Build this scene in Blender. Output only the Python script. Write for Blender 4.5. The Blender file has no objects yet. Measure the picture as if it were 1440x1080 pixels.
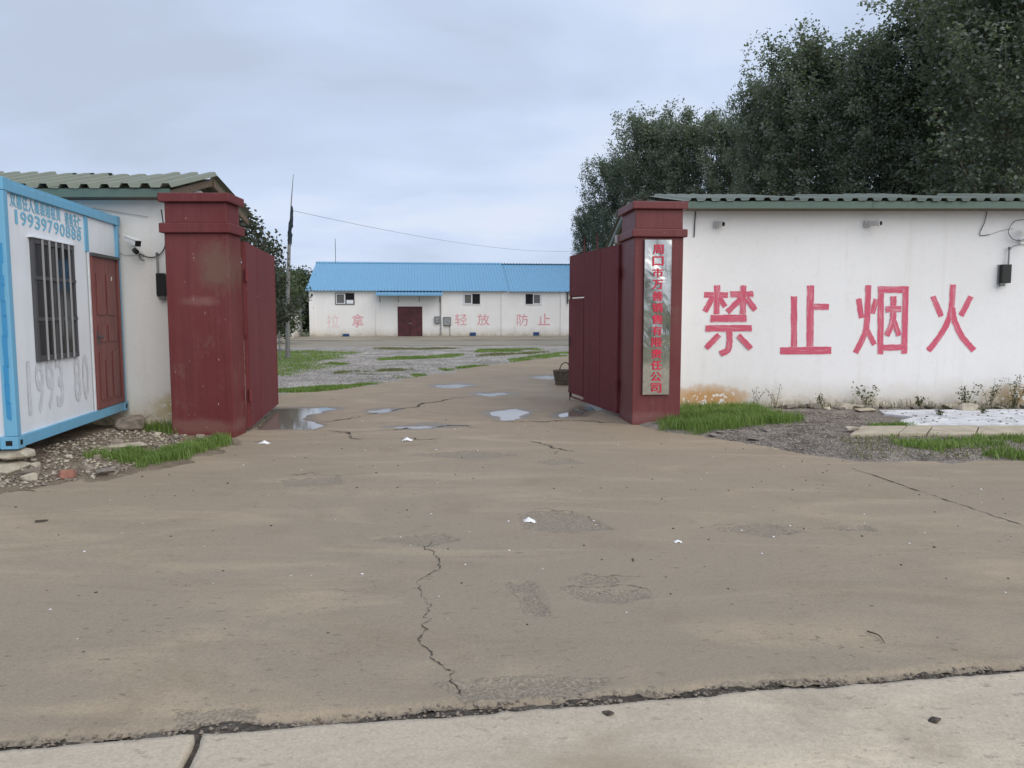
import bpy, bmesh, math, random
import numpy as np
from mathutils import Vector, Matrix
R = math.radians
random.seed(7); rng = np.random.default_rng(7)
scene = bpy.context.scene
col = scene.collection

# ------------------------------------------------------------------ camera
CAM_H = 1.6
PITCH = math.atan(100 / 1080)
cd = bpy.data.cameras.new('camera'); cam = bpy.data.objects.new('camera', cd); col.objects.link(cam)
cd.sensor_fit = 'HORIZONTAL'; cd.sensor_width = 36.0; cd.lens = 36.0 * 1080 / 1440
cd.clip_start = 0.05; cd.clip_end = 3000
cam.location = (0, 0, CAM_H); cam.rotation_euler = (R(90) - PITCH, 0, 0)
scene.camera = cam

# ------------------------------------------------------------------ sky and sun
SUN_EL, SUN_AZ = 37, 42
world = bpy.data.worlds.new('World'); scene.world = world; world.use_nodes = True
wt = world.node_tree; wt.nodes.clear()
def N(t, kind, ins=None, **attrs):
    n = t.nodes.new(kind)
    for k, v in attrs.items(): setattr(n, k, v)
    for k, v in (ins or {}).items():
        s = n.inputs[k]
        if isinstance(v, bpy.types.NodeSocket): t.links.new(v, s)
        elif isinstance(v, (tuple, list)) and len(v) == 3 and s.type == 'RGBA': s.default_value = (*v, 1)
        else: s.default_value = v
    return n
def ramp(t, fac, stops, interp='LINEAR'):
    n = N(t, 'ShaderNodeValToRGB', {'Fac': fac}); cr = n.color_ramp; cr.interpolation = interp
    while len(cr.elements) < len(stops): cr.elements.new(0.5)
    for e, (p, c) in zip(cr.elements, stops):
        e.position = p; e.color = (c, c, c, 1) if isinstance(c, (int, float)) else (*c, 1)
    return n.outputs['Color']
def mixc(t, fac, a, b, blend='MIX'):
    n = N(t, 'ShaderNodeMix', data_type='RGBA', blend_type=blend)
    for i, v in ((0, fac), (6, a), (7, b)):
        s = n.inputs[i]
        if isinstance(v, bpy.types.NodeSocket): t.links.new(v, s)
        elif isinstance(v, (tuple, list)): s.default_value = (*v[:3], 1)
        else: s.default_value = v
    return n.outputs[2]
def mth(t, op, a, b=None, c=None, clamp=False):
    n = N(t, 'ShaderNodeMath', operation=op, use_clamp=clamp)
    for i, v in enumerate((a, b, c)):
        if v is None: continue
        if isinstance(v, bpy.types.NodeSocket): t.links.new(v, n.inputs[i])
        else: n.inputs[i].default_value = v
    return n.outputs[0]
def mapping(t, vec, scale=(1, 1, 1), loc=(0, 0, 0), rot=(0, 0, 0)):
    return N(t, 'ShaderNodeMapping', {'Vector': vec, 'Scale': scale, 'Location': loc, 'Rotation': rot}).outputs[0]
def noise(t, vec, scale, detail=4, rough=0.55, dist=0.0):
    return N(t, 'ShaderNodeTexNoise', {'Vector': vec, 'Scale': scale, 'Detail': detail, 'Roughness': rough, 'Distortion': dist}).outputs['Fac']
sky = N(wt, 'ShaderNodeTexSky', sky_type='NISHITA', sun_disc=False)
sky.sun_elevation = R(SUN_EL); sky.sun_rotation = R(180 - SUN_AZ); sky.air_density = 1.0; sky.dust_density = 2.0
tc = N(wt, 'ShaderNodeTexCoord').outputs['Generated']
sep = N(wt, 'ShaderNodeSeparateXYZ', {'Vector': tc})
# cloud deck: project the direction on a flat layer so that clouds stretch towards the horizon
zz = mth(wt, 'ADD', mth(wt, 'MAXIMUM', sep.outputs['Z'], 0.0), 0.22)
deck = N(wt, 'ShaderNodeCombineXYZ', {'X': mth(wt, 'DIVIDE', sep.outputs['X'], zz), 'Y': mth(wt, 'DIVIDE', sep.outputs['Y'], zz), 'Z': 0.0}).outputs[0]
cl = noise(wt, mapping(wt, deck, (0.75, 0.95, 1), (3.1, 1.7, 0)), 1.05, 6, 0.5, 0.35)
cl2 = noise(wt, mapping(wt, deck, (0.5, 0.8, 1), (8.2, 4.7, 0)), 2.3, 5, 0.55, 0.2)
cf = mth(wt, 'ADD', mth(wt, 'MULTIPLY', cl, 0.7), mth(wt, 'MULTIPLY', cl2, 0.3))
cloud = ramp(wt, cf, [(0.36, (0.515, 0.590, 0.735)), (0.45, (0.575, 0.670, 0.860)), (0.53, (0.640, 0.740, 0.945)), (0.62, (0.740, 0.810, 0.960))])
cloud = mixc(wt, 1.0, cloud, (10.0, 10.0, 10.0), 'MULTIPLY')
skymix = mixc(wt, 0.92, sky.outputs[0], cloud)
bg = N(wt, 'ShaderNodeBackground', {'Color': skymix, 'Strength': 0.066})
wo = N(wt, 'ShaderNodeOutputWorld', {'Surface': bg.outputs[0]})
sl = bpy.data.lights.new('sun', 'SUN'); sun = bpy.data.objects.new('sun', sl); col.objects.link(sun)
sl.energy = 1.5; sl.angle = R(70); sl.color = (1.0, 0.94, 0.855)
sun.rotation_euler = (R(90 - SUN_EL), 0, R(SUN_AZ)); sun.location = (6, -8, 14)
vs = scene.view_settings; vs.view_transform = 'Standard'; vs.look = 'None'; vs.gamma = 1; vs.exposure = 0.65; vs.use_curve_mapping = False
scene.render.engine = 'CYCLES'

# ------------------------------------------------------------------ numpy noise
_tab = np.random.default_rng(3).random((256, 256))
def vnoise(x, y, s=1.0, seed=0):
    x = np.asarray(x, float) * s + seed * 17.31; y = np.asarray(y, float) * s + seed * 9.77
    xi = np.floor(x).astype(int); yi = np.floor(y).astype(int); fx = x - xi; fy = y - yi
    fx = fx * fx * (3 - 2 * fx); fy = fy * fy * (3 - 2 * fy)
    g = lambda a, b: _tab[a % 256, b % 256]
    return (g(xi, yi) * (1 - fx) + g(xi + 1, yi) * fx) * (1 - fy) + (g(xi, yi + 1) * (1 - fx) + g(xi + 1, yi + 1) * fx) * fy
def fnoise(x, y, s=1.0, seed=0, oct=4):
    r = 0; a = 0.5; tot = 0
    for i in range(oct):
        r = r + a * vnoise(x, y, s * 2 ** i, seed + i); tot += a; a *= 0.55
    return r / tot
def sd_poly(x, y, poly):
    """signed distance, positive inside"""
    x = np.asarray(x, float); y = np.asarray(y, float)
    d = np.full(x.shape, 1e9); inside = np.zeros(x.shape, bool); n = len(poly)
    for i in range(n):
        ax, ay = poly[i]; bx, by = poly[(i + 1) % n]
        ex, ey = bx - ax, by - ay; wx, wy = x - ax, y - ay
        t = np.clip((wx * ex + wy * ey) / (ex * ex + ey * ey + 1e-12), 0, 1)
        d = np.minimum(d, np.hypot(wx - ex * t, wy - ey * t))
        c = ((ay <= y) & (by > y)) | ((by <= y) & (ay > y))
        with np.errstate(divide='ignore', invalid='ignore'):
            xc = ax + (y - ay) / (by - ay + 1e-12) * ex
        inside ^= c & (x < xc)
    return np.where(inside, d, -d)
def seg_dist(x, y, pts):
    d = np.full(np.shape(x), 1e9)
    for (ax, ay), (bx, by) in zip(pts[:-1], pts[1:]):
        ex, ey = bx - ax, by - ay
        t = np.clip(((x - ax) * ex + (y - ay) * ey) / (ex * ex + ey * ey), 0, 1)
        d = np.minimum(d, np.hypot(x - ax - ex * t, y - ay - ey * t))
    return d

# ------------------------------------------------------------------ materials
def new_mat(name):
    m = bpy.data.materials.new(name); m.use_nodes = True; t = m.node_tree; t.nodes.clear()
    b = N(t, 'ShaderNodeBsdfPrincipled'); o = N(t, 'ShaderNodeOutputMaterial', {'Surface': b.outputs[0]})
    pos = N(t, 'ShaderNodeNewGeometry').outputs['Position']
    return m, t, b, pos
def setb(t, b, **kw):
    for k, v in kw.items():
        k = {'color': 'Base Color', 'rough': 'Roughness', 'metal': 'Metallic', 'spec': 'Specular IOR Level', 'normal': 'Normal'}[k]
        s = b.inputs[k]
        if isinstance(v, bpy.types.NodeSocket): t.links.new(v, s)
        elif isinstance(v, (tuple, list)): s.default_value = (*v[:3], 1)
        else: s.default_value = v
def bump(t, h, strength=0.3, dist=0.01):
    return N(t, 'ShaderNodeBump', {'Height': h, 'Strength': strength, 'Distance': dist}).outputs[0]
def simple(name, c, rough=0.6, metal=0.0, var=0.12, scale=6.0, bumpy=0.0, spec=0.4, stretch=(1, 1, 1)):
    m, t, b, pos = new_mat(name)
    n = noise(t, mapping(t, pos, stretch), scale, 5, 0.6)
    lo = tuple(x * (1 - var * 1.6) for x in c); hi = tuple(min(1, x * (1 + var)) for x in c)
    setb(t, b, color=ramp(t, n, [(0.3, lo), (0.7, hi)]), rough=rough, metal=metal, spec=spec)
    if bumpy: setb(t, b, normal=bump(t, noise(t, pos, scale * 5, 4), bumpy, 0.01))
    return m
M = {}

def plaster(name, base=(0.83, 0.825, 0.82), dirt_h=0.55, rust=None, dirtc=(0.50, 0.42, 0.28), dirt_amt=0.8):
    m, t, b, pos = new_mat(name)
    s = N(t, 'ShaderNodeSeparateXYZ', {'Vector': pos})
    n1 = noise(t, pos, 0.7, 4); n2 = noise(t, pos, 9, 5, 0.65)
    c = mixc(t, ramp(t, n1, [(0.35, 0), (0.7, 1)]), base, tuple(x * y for x, y in zip(base, (0.93, 0.925, 0.91))))
    c = mixc(t, ramp(t, n2, [(0.55, 0), (0.8, 0.35)]), c, tuple(x * 0.78 for x in base))
    # vertical water runs
    nv = noise(t, mapping(t, pos, (2.6, 2.6, 0.16)), 1.6, 5, 0.7)
    c = mixc(t, ramp(t, nv, [(0.56, 0), (0.82, 0.38)]), c, tuple(x * y for x, y in zip(base, (0.72, 0.69, 0.62))))
    # splash dirt near the ground
    nd = noise(t, mapping(t, pos, (1, 1, 0.8)), 2.2, 6, 0.7)
    h = mth(t, 'DIVIDE', mth(t, 'ADD', s.outputs['Z'], mth(t, 'MULTIPLY', mth(t, 'SUBTRACT', nd, 0.5), -0.9 * dirt_h)), dirt_h)
    c = mixc(t, ramp(t, h, [(0.05, dirt_amt), (0.5, dirt_amt * 0.38), (1.0, 0)]), c, dirtc)
    nl = noise(t, pos, 14, 5, 0.7)
    c = mixc(t, mth(t, 'MULTIPLY', ramp(t, h, [(0.0, 0.8), (0.45, 0)]), ramp(t, nl, [(0.45, 0), (0.6, 1)])), c, (0.24, 0.21, 0.15))
    for (cx, cz, rx, rz, rc) in (rust or []):
        dx = mth(t, 'DIVIDE', mth(t, 'SUBTRACT', s.outputs['X'], cx), rx); dz = mth(t, 'DIVIDE', mth(t, 'SUBTRACT', s.outputs['Z'], cz), rz)
        d = mth(t, 'SQRT', mth(t, 'ADD', mth(t, 'MULTIPLY', dx, dx), mth(t, 'MULTIPLY', dz, dz)))
        d = mth(t, 'ADD', d, mth(t, 'MULTIPLY', mth(t, 'SUBTRACT', noise(t, pos, 5, 5, 0.7), 0.5), 0.9))
        c = mixc(t, ramp(t, d, [(0.35, 0.9), (0.75, 0.55), (1.05, 0)]), c, rc)
        pl_ = mth(t, 'MULTIPLY', ramp(t, d, [(0.5, 1), (0.9, 0)]), ramp(t, noise(t, pos, 11, 3), [(0.585, 0), (0.60, 1)]))
        c = mixc(t, pl_, c, (0.74, 0.72, 0.68))
    setb(t, b, color=c, rough=0.85, spec=0.25, normal=bump(t, mth(t, 'ADD', noise(t, pos, 30, 5, 0.6), mth(t, 'MULTIPLY', n1, 2.0)), 0.25, 0.012))
    return m
M['plaster_right'] = plaster('plaster_right', rust=[(3.25, 0.22, 0.75, 0.22, (0.50, 0.27, 0.09)), (8.6, 0.25, 0.9, 0.22, (0.36, 0.25, 0.11))])
M['plaster_left'] = plaster('plaster_left', base=(0.86, 0.85, 0.815), rust=[(-4.55, 0.3, 0.55, 0.25, (0.52, 0.42, 0.2))], dirtc=(0.55, 0.46, 0.28))
M['plaster_far'] = plaster('plaster_far', base=(0.80, 0.79, 0.77), dirt_h=0.7, dirtc=(0.40, 0.34, 0.24), dirt_amt=0.95)

def red_paint(name, base=(0.138, 0.027, 0.028), fade=(0.185, 0.060, 0.060), scrape=(0.17, 0.125, 0.10), amt=0.5, rough=0.5, spec=0.35, patches=()):
    m, t, b, pos = new_mat(name)
    s = N(t, 'ShaderNodeSeparateXYZ', {'Vector': pos})
    n1 = noise(t, pos, 1.3, 5, 0.6); nv = noise(t, mapping(t, pos, (7, 7, 0.35)), 2.0, 5, 0.65)
    c = mixc(t, ramp(t, n1, [(0.35, 0), (0.7, amt)]), base, fade)
    c = mixc(t, ramp(t, nv, [(0.45, 0), (0.8, 0.55)]), c, tuple(x * 0.55 for x in base))
    ns = noise(t, mapping(t, pos, (1, 1, 0.7)), 2.1, 6, 0.72)
    c = mixc(t, ramp(t, ns, [(0.60, 0), (0.74, 0.55)]), c, scrape)
    for (cx, cz, rx, rz, pc) in patches:
        dx = mth(t, 'DIVIDE', mth(t, 'SUBTRACT', s.outputs['X'], cx), rx); dz = mth(t, 'DIVIDE', mth(t, 'SUBTRACT', s.outputs['Z'], cz), rz)
        d = mth(t, 'ADD', mth(t, 'SQRT', mth(t, 'ADD', mth(t, 'MULTIPLY', dx, dx), mth(t, 'MULTIPLY', dz, dz))), mth(t, 'MULTIPLY', mth(t, 'SUBTRACT', noise(t, pos, 6, 5, 0.7), 0.5), 1.3))
        c = mixc(t, ramp(t, d, [(0.4, 0.75), (1.0, 0)]), c, pc)
    nc = noise(t, mapping(t, pos, (3, 3, 1)), 16, 3, 0.5)
    c = mixc(t, ramp(t, nc, [(0.735, 0), (0.75, 0.8)]), c, (0.45, 0.36, 0.34))
    setb(t, b, color=c, rough=mth(t, 'ADD', mth(t, 'MULTIPLY', n1, 0.25), rough - 0.12), spec=spec, normal=bump(t, noise(t, pos, 22, 5, 0.6), 0.18, 0.008))
    return m
M['red_pillar'] = red_paint('red_pillar', patches=[(-3.72, 2.18, 0.30, 0.42, (0.155, 0.095, 0.068)), (-3.95, 1.75, 0.3, 0.08, (0.21, 0.10, 0.09)), (-4.0, 0.15, 0.7, 0.12, (0.19, 0.09, 0.075)), (2.0, 0.1, 0.6, 0.12, (0.20, 0.085, 0.08))])
M['red_gate'] = red_paint('red_gate', base=(0.150, 0.034, 0.037), fade=(0.195, 0.060, 0.062), scrape=(0.075, 0.020, 0.023), amt=0.6, rough=0.72, spec=0.2)
M['red_warehouse'] = simple('red_warehouse', (0.075, 0.018, 0.024), 0.6, var=0.3, scale=3)
M['door_brown'] = simple('door_brown', (0.20, 0.068, 0.062), 0.5, var=0.15, scale=2.5, stretch=(4, 4, 0.6))

def painted_metal(name, c, rust=(0.18, 0.10, 0.06), amt=0.5, rough=0.45, grime=0.25):
    m, t, b, pos = new_mat(name)
    n1 = noise(t, pos, 1.7, 5, 0.6); nv = noise(t, mapping(t, pos, (6, 6, 0.4)), 1.8, 5, 0.65); nr = noise(t, pos, 13, 5, 0.7)
    k = mixc(t, ramp(t, n1, [(0.3, 0), (0.75, 1)]), c, tuple(min(1, x * 0.86 + 0.03) for x in c))
    k = mixc(t, ramp(t, nv, [(0.5, 0), (0.85, grime * 2)]), k, tuple(x * 0.55 + 0.02 for x in c))
    k = mixc(t, ramp(t, nr, [(0.68, 0), (0.76, amt)]), k, rust)
    setb(t, b, color=k, rough=rough, spec=0.4, normal=bump(t, n1, 0.1, 0.02))
    return m
M['blue_frame'] = painted_metal('blue_frame', (0.150, 0.405, 0.60), amt=0.6)
M['blue_dark'] = painted_metal('blue_dark', (0.035, 0.26, 0.52), amt=0.2)
M['panel_white'] = painted_metal('panel_white', (0.76, 0.80, 0.84), rust=(0.42, 0.40, 0.36), amt=0.25, grime=0.12)
M['frame_grey'] = painted_metal('frame_grey', (0.062, 0.064, 0.070), amt=0.4)
M['bar_grey'] = painted_metal('bar_grey', (0.36, 0.37, 0.38), amt=0.5)
M['upvc'] = simple('upvc', (0.70, 0.72, 0.74), 0.4, var=0.08)
M['green_fascia'] = painted_metal('green_fascia', (0.085, 0.140, 0.110), rust=(0.06, 0.06, 0.05), amt=0.6, rough=0.5, grime=0.3)
M['green_roof'] = painted_metal('green_roof', (0.178, 0.200, 0.148), rust=(0.12, 0.11, 0.08), amt=0.75, rough=0.55, grime=0.3)
M['blue_roof'] = painted_metal('blue_roof', (0.150, 0.355, 0.54), rust=(0.25, 0.40, 0.55), amt=0.2, rough=0.5, grime=0.15)
M['black_plastic'] = simple('black_plastic', (0.018, 0.02, 0.018), 0.55, var=0.2)
M['cable'] = simple('cable', (0.03, 0.03, 0.032), 0.6)
M['cable_grey'] = simple('cable_grey', (0.30, 0.30, 0.31), 0.6)
M['white_plastic'] = simple('white_plastic', (0.74, 0.75, 0.74), 0.38, var=0.08)
M['pvc'] = simple('pvc', (0.56, 0.56, 0.55), 0.5, var=0.15)
M['galv'] = simple('galv', (0.30, 0.31, 0.31), 0.45, 0.6, var=0.2)
M['box_grey'] = simple('box_grey', (0.135, 0.14, 0.135), 0.5, var=0.2)
M['dark_inside'] = simple('dark_inside', (0.012, 0.012, 0.013), 0.9)
M['mesh_screen'] = simple('mesh_screen', (0.13, 0.13, 0.125), 0.7, var=0.15, scale=20)
M['vent_blue'] = simple('vent_blue', (0.022, 0.07, 0.19), 0.5)
M['timber'] = simple('timber', (0.16, 0.12, 0.085), 0.85, var=0.3, scale=8, stretch=(1, 6, 6))
M['trunk'] = simple('trunk', (0.15, 0.14, 0.115), 0.9, var=0.35, scale=5, bumpy=0.6, stretch=(3, 3, 0.6))
M['pole'] = simple('pole', (0.19, 0.19, 0.18), 0.8, var=0.15)
M['flag'] = simple('flag', (0.022, 0.035, 0.045), 0.9, var=0.3)
M['wicker'] = simple('wicker', (0.15, 0.12, 0.085), 0.75, var=0.35, scale=24)
M['twig'] = simple('twig', (0.06, 0.045, 0.03), 0.9)
M['paper'] = simple('paper', (0.78, 0.78, 0.78), 0.8, var=0.05)
M['tan_slab'] = simple('tan_slab', (0.44, 0.385, 0.285), 0.85, var=0.16, scale=5, bumpy=0.35)
M['white_slab'] = simple('white_slab', (0.62, 0.63, 0.64), 0.7, var=0.2, scale=4, bumpy=0.5)
M['stone_pale'] = simple('stone_pale', (0.43, 0.385, 0.30), 0.9, var=0.25, scale=9, bumpy=0.6)
M['stone_brown'] = simple('stone_brown', (0.24, 0.20, 0.16), 0.9, var=0.3, scale=9, bumpy=0.6)
M['brick_red'] = simple('brick_red', (0.27, 0.125, 0.09), 0.9, var=0.3, scale=9, bumpy=0.5)

def glass_mat():
    m, t, b, pos = new_mat('glass'); setb(t, b, color=(0.012, 0.013, 0.015), rough=0.08, spec=0.6); return m
M['glass'] = glass_mat()
def steel():
    m, t, b, pos = new_mat('steel_plate')
    n = noise(t, mapping(t, pos, (1, 1, 0.8)), 2.6, 3, 0.5, 0.5); n2 = noise(t, pos, 25, 4)
    setb(t, b, color=mixc(t, ramp(t, n2, [(0.45, 0), (0.75, 0.5)]), (0.60, 0.60, 0.55), (0.40, 0.39, 0.34)), metal=0.95, rough=mth(t, 'ADD', mth(t, 'MULTIPLY', n2, 0.12), 0.06), normal=bump(t, n, 0.22, 0.05))
    return m
M['steel'] = steel()
def stroke_paint(name, c, under, thr=0.62):
    m, t, b, pos = new_mat(name)
    n = noise(t, mapping(t, pos, (14, 14, 3)), 3.0, 5, 0.7); n2 = noise(t, pos, 3.0, 4)
    k = mixc(t, ramp(t, n2, [(0.35, 0), (0.7, 0.6)]), c, tuple(min(1, x * 1.12 + 0.05) for x in c))
    k = mixc(t, ramp(t, n, [(thr, 0), (thr + 0.12, 0.75)]), k, under)
    setb(t, b, color=k, rough=0.75, spec=0.25); return m
def brush_paint(name, c, wallc):
    m, t, b, pos = new_mat(name)
    ac = N(t, 'ShaderNodeAttribute', attribute_name='across').outputs['Fac']; al = N(t, 'ShaderNodeAttribute', attribute_name='along').outputs['Fac']
    v = N(t, 'ShaderNodeCombineXYZ', {'X': mth(t, 'MULTIPLY', ac, 5.0), 'Y': mth(t, 'MULTIPLY', al, 2.6), 'Z': 0.0}).outputs[0]
    st = noise(t, v, 1.6, 6, 0.7); v2 = N(t, 'ShaderNodeCombineXYZ', {'X': ac, 'Y': mth(t, 'MULTIPLY', al, 1.2), 'Z': 3.0}).outputs[0]
    big = noise(t, v2, 1.3, 3, 0.6)
    k = mixc(t, ramp(t, st, [(0.3, 0), (0.65, 0.8)]), c, tuple(min(1, x * 1.05 + 0.06) for x in c))
    thin = mth(t, 'ADD', mth(t, 'MULTIPLY', st, 0.6), mth(t, 'MULTIPLY', big, 0.4))
    k = mixc(t, ramp(t, thin, [(0.52, 0), (0.66, 0.62)]), k, wallc)
    ed = mth(t, 'ADD', mth(t, 'ABSOLUTE', ac), mth(t, 'MULTIPLY', mth(t, 'SUBTRACT', noise(t, pos, 26, 4, 0.7), 0.5), 0.5))
    k = mixc(t, ramp(t, ed, [(0.93, 0), (1.06, 0.85)]), k, wallc)
    setb(t, b, color=k, rough=0.8, spec=0.2); return m
M['pink_paint'] = brush_paint('pink_paint', (0.56, 0.085, 0.145), (0.80, 0.70, 0.70))
M['far_paint'] = stroke_paint('far_paint', (0.60, 0.20, 0.23), (0.78, 0.74, 0.73), 0.48)
M['far_paint_faded'] = stroke_paint('far_paint_faded', (0.64, 0.38, 0.39), (0.79, 0.78, 0.76), 0.42)
M['sign_red'] = simple('sign_red', (0.58, 0.03, 0.07), 0.45, var=0.12)
M['blue_text'] = stroke_paint('blue_text', (0.17, 0.44, 0.60), (0.50, 0.62, 0.70), 0.66)
M['overspray'] = stroke_paint('overspray', (0.50, 0.52, 0.54), (0.72, 0.76, 0.80), 0.48)

def concrete(name, base, mud, grey, attrs=True):
    m, t, b, pos = new_mat(name)
    s = N(t, 'ShaderNodeSeparateXYZ', {'Vector': pos})
    n1 = noise(t, pos, 0.32, 5, 0.55, 0.6)
    st = noise(t, mapping(t, pos, (0.34, 1.15, 1), rot=(0, 0, R(-12))), 1.2, 6, 0.62, 1.3)
    st2 = noise(t, mapping(t, pos, (0.5, 1.8, 1), (4, 2, 0), rot=(0, 0, R(14))), 1.5, 6, 0.66, 1.0)
    fine = noise(t, pos, 28, 6, 0.72); fine2 = noise(t, pos, 150, 3, 0.7)
    c = mixc(t, ramp(t, n1, [(0.33, 0), (0.68, 1)]), base, grey)
    far = ramp(t, mth(t, 'DIVIDE', s.outputs['Y'], 20.0), [(0.22, 0.0), (0.62, 0.75)])
    c = mixc(t, far, c, mud)
    c = mixc(t, ramp(t, st, [(0.50, 0), (0.70, 0.85)]), c, tuple(min(1, x * k) for x, k in zip(base, (1.36, 1.33, 1.27))))
    c = mixc(t, ramp(t, st2, [(0.52, 0), (0.80, 0.6)]), c, tuple(x * 0.70 for x in mud))
    sm = noise(t, pos, 1.1, 5, 0.65, 0.4)
    c = mixc(t, ramp(t, sm, [(0.55, 0), (0.72, 0.6)]), c, tuple(x * 0.68 for x in mud))
    c = mixc(t, ramp(t, fine, [(0.50, 0), (0.80, 0.5)]), c, tuple(x * 0.62 for x in base))
    c = mixc(t, ramp(t, fine, [(0.18, 0.5), (0.40, 0)]), c, tuple(min(1, x * 1.3) for x in base))
    c = mixc(t, ramp(t, fine2, [(0.60, 0), (0.80, 0.5)]), c, tuple(x * 0.55 for x in base))
    pk = noise(t, mapping(t, pos, (13, 26, 1)), 1.0, 4, 0.6); pm = noise(t, pos, 0.9, 4, 0.6, 0.5)
    pkm = mth(t, 'MULTIPLY', ramp(t, pk, [(0.615, 0), (0.66, 1)]), ramp(t, pm, [(0.42, 0.08), (0.62, 0.9)]))
    c = mixc(t, mth(t, 'MULTIPLY', pkm, 0.75), c, tuple(x * 0.42 for x in base))
    gr = noise(t, pos, 75, 5, 0.8)
    c = mixc(t, ramp(t, gr, [(0.34, 0.6), (0.5, 0)]), c, tuple(x * 0.66 for x in base))
    c = mixc(t, ramp(t, gr, [(0.52, 0), (0.70, 0.5)]), c, tuple(min(1, x * 1.35) for x in base))
    # pale pits and chips
    vo = N(t, 'ShaderNodeTexVoronoi', {'Vector': pos, 'Scale': 5.5 if attrs else 9.0}, feature='F1')
    pit = mth(t, 'MULTIPLY', ramp(t, vo.outputs['Distance'], [(0.03 if attrs else 0.05, 1), (0.06 if attrs else 0.09, 0)]), ramp(t, N(t, 'ShaderNodeSeparateColor', {'Color': vo.outputs['Color']}).outputs[0], [(0.60, 0), (0.62, 1 if attrs else 0.55)]))
    c = mixc(t, pit, c, (0.06, 0.052, 0.045) if attrs else (0.20, 0.17, 0.13))
    vo2 = N(t, 'ShaderNodeTexVoronoi', {'Vector': mapping(t, pos, (1, 1, 1), (3.3, 7.7, 0)), 'Scale': 4.0}, feature='F1')
    chip = mth(t, 'MULTIPLY', ramp(t, vo2.outputs['Distance'], [(0.025, 1), (0.04, 0)]), ramp(t, N(t, 'ShaderNodeSeparateColor', {'Color': vo2.outputs['Color']}).outputs[0], [(0.80, 0), (0.82, 1)]))
    c = mixc(t, chip, c, (0.55, 0.53, 0.50))
    hgt = mth(t, 'SUBTRACT', mth(t, 'ADD', mth(t, 'MULTIPLY', fine, 0.6), mth(t, 'MULTIPLY', fine2, 0.5)), mth(t, 'MULTIPLY', pkm, 0.7))
    rough = mth(t, 'ADD', mth(t, 'MULTIPLY', n1, 0.2), 0.62)
    if not attrs:
        sn = noise(t, mapping(t, pos, (0.8, 1.3, 1), (1.2, 0.4, 0)), 0.9, 5, 0.6, 0.6)
        c = mixc(t, ramp(t, sn, [(0.52, 0), (0.70, 0.8)]), c, (0.33, 0.265, 0.185))
    if attrs:
        sp = N(t, 'ShaderNodeAttribute', attribute_name='spall').outputs['Fac']; wet = N(t, 'ShaderNodeAttribute', attribute_name='wet').outputs['Fac']
        grit = noise(t, pos, 60, 4, 0.75)
        spc = ramp(t, grit, [(0.33, (0.095, 0.080, 0.060)), (0.5, (0.235, 0.198, 0.15)), (0.68, (0.40, 0.35, 0.28))])
        spm = ramp(t, mth(t, 'ADD', sp, mth(t, 'MULTIPLY', mth(t, 'SUBTRACT', noise(t, pos, 13, 5, 0.7), 0.5), 1.1)), [(0.42, 0), (0.55, 1)])
        c = mixc(t, mth(t, 'MULTIPLY', spm, 0.68), c, spc)
        wm = ramp(t, mth(t, 'ADD', wet, mth(t, 'MULTIPLY', mth(t, 'SUBTRACT', noise(t, pos, 3.5, 5, 0.65), 0.5), 0.7)), [(0.35, 0), (0.6, 1)])
        c = mixc(t, mth(t, 'MULTIPLY', wm, 0.7), c, tuple(x * 0.42 for x in mud))
        rough = mth(t, 'SUBTRACT', rough, mth(t, 'MULTIPLY', wm, 0.35))
        hgt = mth(t, 'ADD', hgt, mth(t, 'MULTIPLY', mth(t, 'MULTIPLY', spm, grit), 1.6))
    setb(t, b, color=c, rough=rough, spec=0.3, normal=bump(t, hgt, 0.5, 0.012))
    return m
M['forecourt'] = concrete('forecourt_concrete', (0.303, 0.247, 0.177), (0.320, 0.242, 0.160), (0.270, 0.230, 0.172))
M['road'] = concrete('road_concrete', (0.490, 0.422, 0.325), (0.400, 0.318, 0.22), (0.465, 0.400, 0.308), attrs=False)
M['apron'] = simple('apron_concrete', (0.30, 0.265, 0.205), 0.85, var=0.22, scale=0.9, stretch=(0.4, 2, 1))

def earth(name, stops, scale=3.0, fine=45, bump_s=0.7, grassc=None, grass_thr=0.55):
    m, t, b, pos = new_mat(name)
    n = noise(t, pos, scale, 6, 0.65); f = noise(t, pos, fine, 5, 0.75)
    f2 = mth(t, 'ADD', mth(t, 'MULTIPLY', n, 0.55), mth(t, 'MULTIPLY', f, 0.45))
    c = ramp(t, f2, stops)
    if grassc:
        g = noise(t, mapping(t, pos, (0.6, 1, 1)), 0.7, 5, 0.65)
        c = mixc(t, ramp(t, g, [(grass_thr, 0), (grass_thr + 0.06, 0.8)]), c, grassc)
    vo = N(t, 'ShaderNodeTexVoronoi', {'Vector': pos, 'Scale': fine * 0.8})
    setb(t, b, color=c, rough=0.92, spec=0.2, normal=bump(t, mth(t, 'ADD', f, vo.outputs['Distance']), bump_s, 0.03))
    return m
M['earth'] = earth('earth', [(0.35, (0.120, 0.092, 0.064)), (0.5, (0.215, 0.170, 0.120)), (0.63, (0.31, 0.255, 0.19))])
M['verge'] = earth('verge_grit', [(0.35, (0.135, 0.116, 0.096)), (0.5, (0.245, 0.215, 0.183)), (0.63, (0.40, 0.355, 0.305))], fine=55)
M['gravel'] = earth('gravel', [(0.33, (0.17, 0.158, 0.140)), (0.5, (0.33, 0.305, 0.272)), (0.66, (0.50, 0.465, 0.42))], scale=0.8, fine=9, bump_s=1.0, grassc=(0.125, 0.125, 0.06), grass_thr=0.60)
M['field'] = earth('field', [(0.35, (0.05, 0.06, 0.025)), (0.5, (0.085, 0.10, 0.04)), (0.65, (0.15, 0.14, 0.075))], scale=0.15, fine=3)
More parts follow.
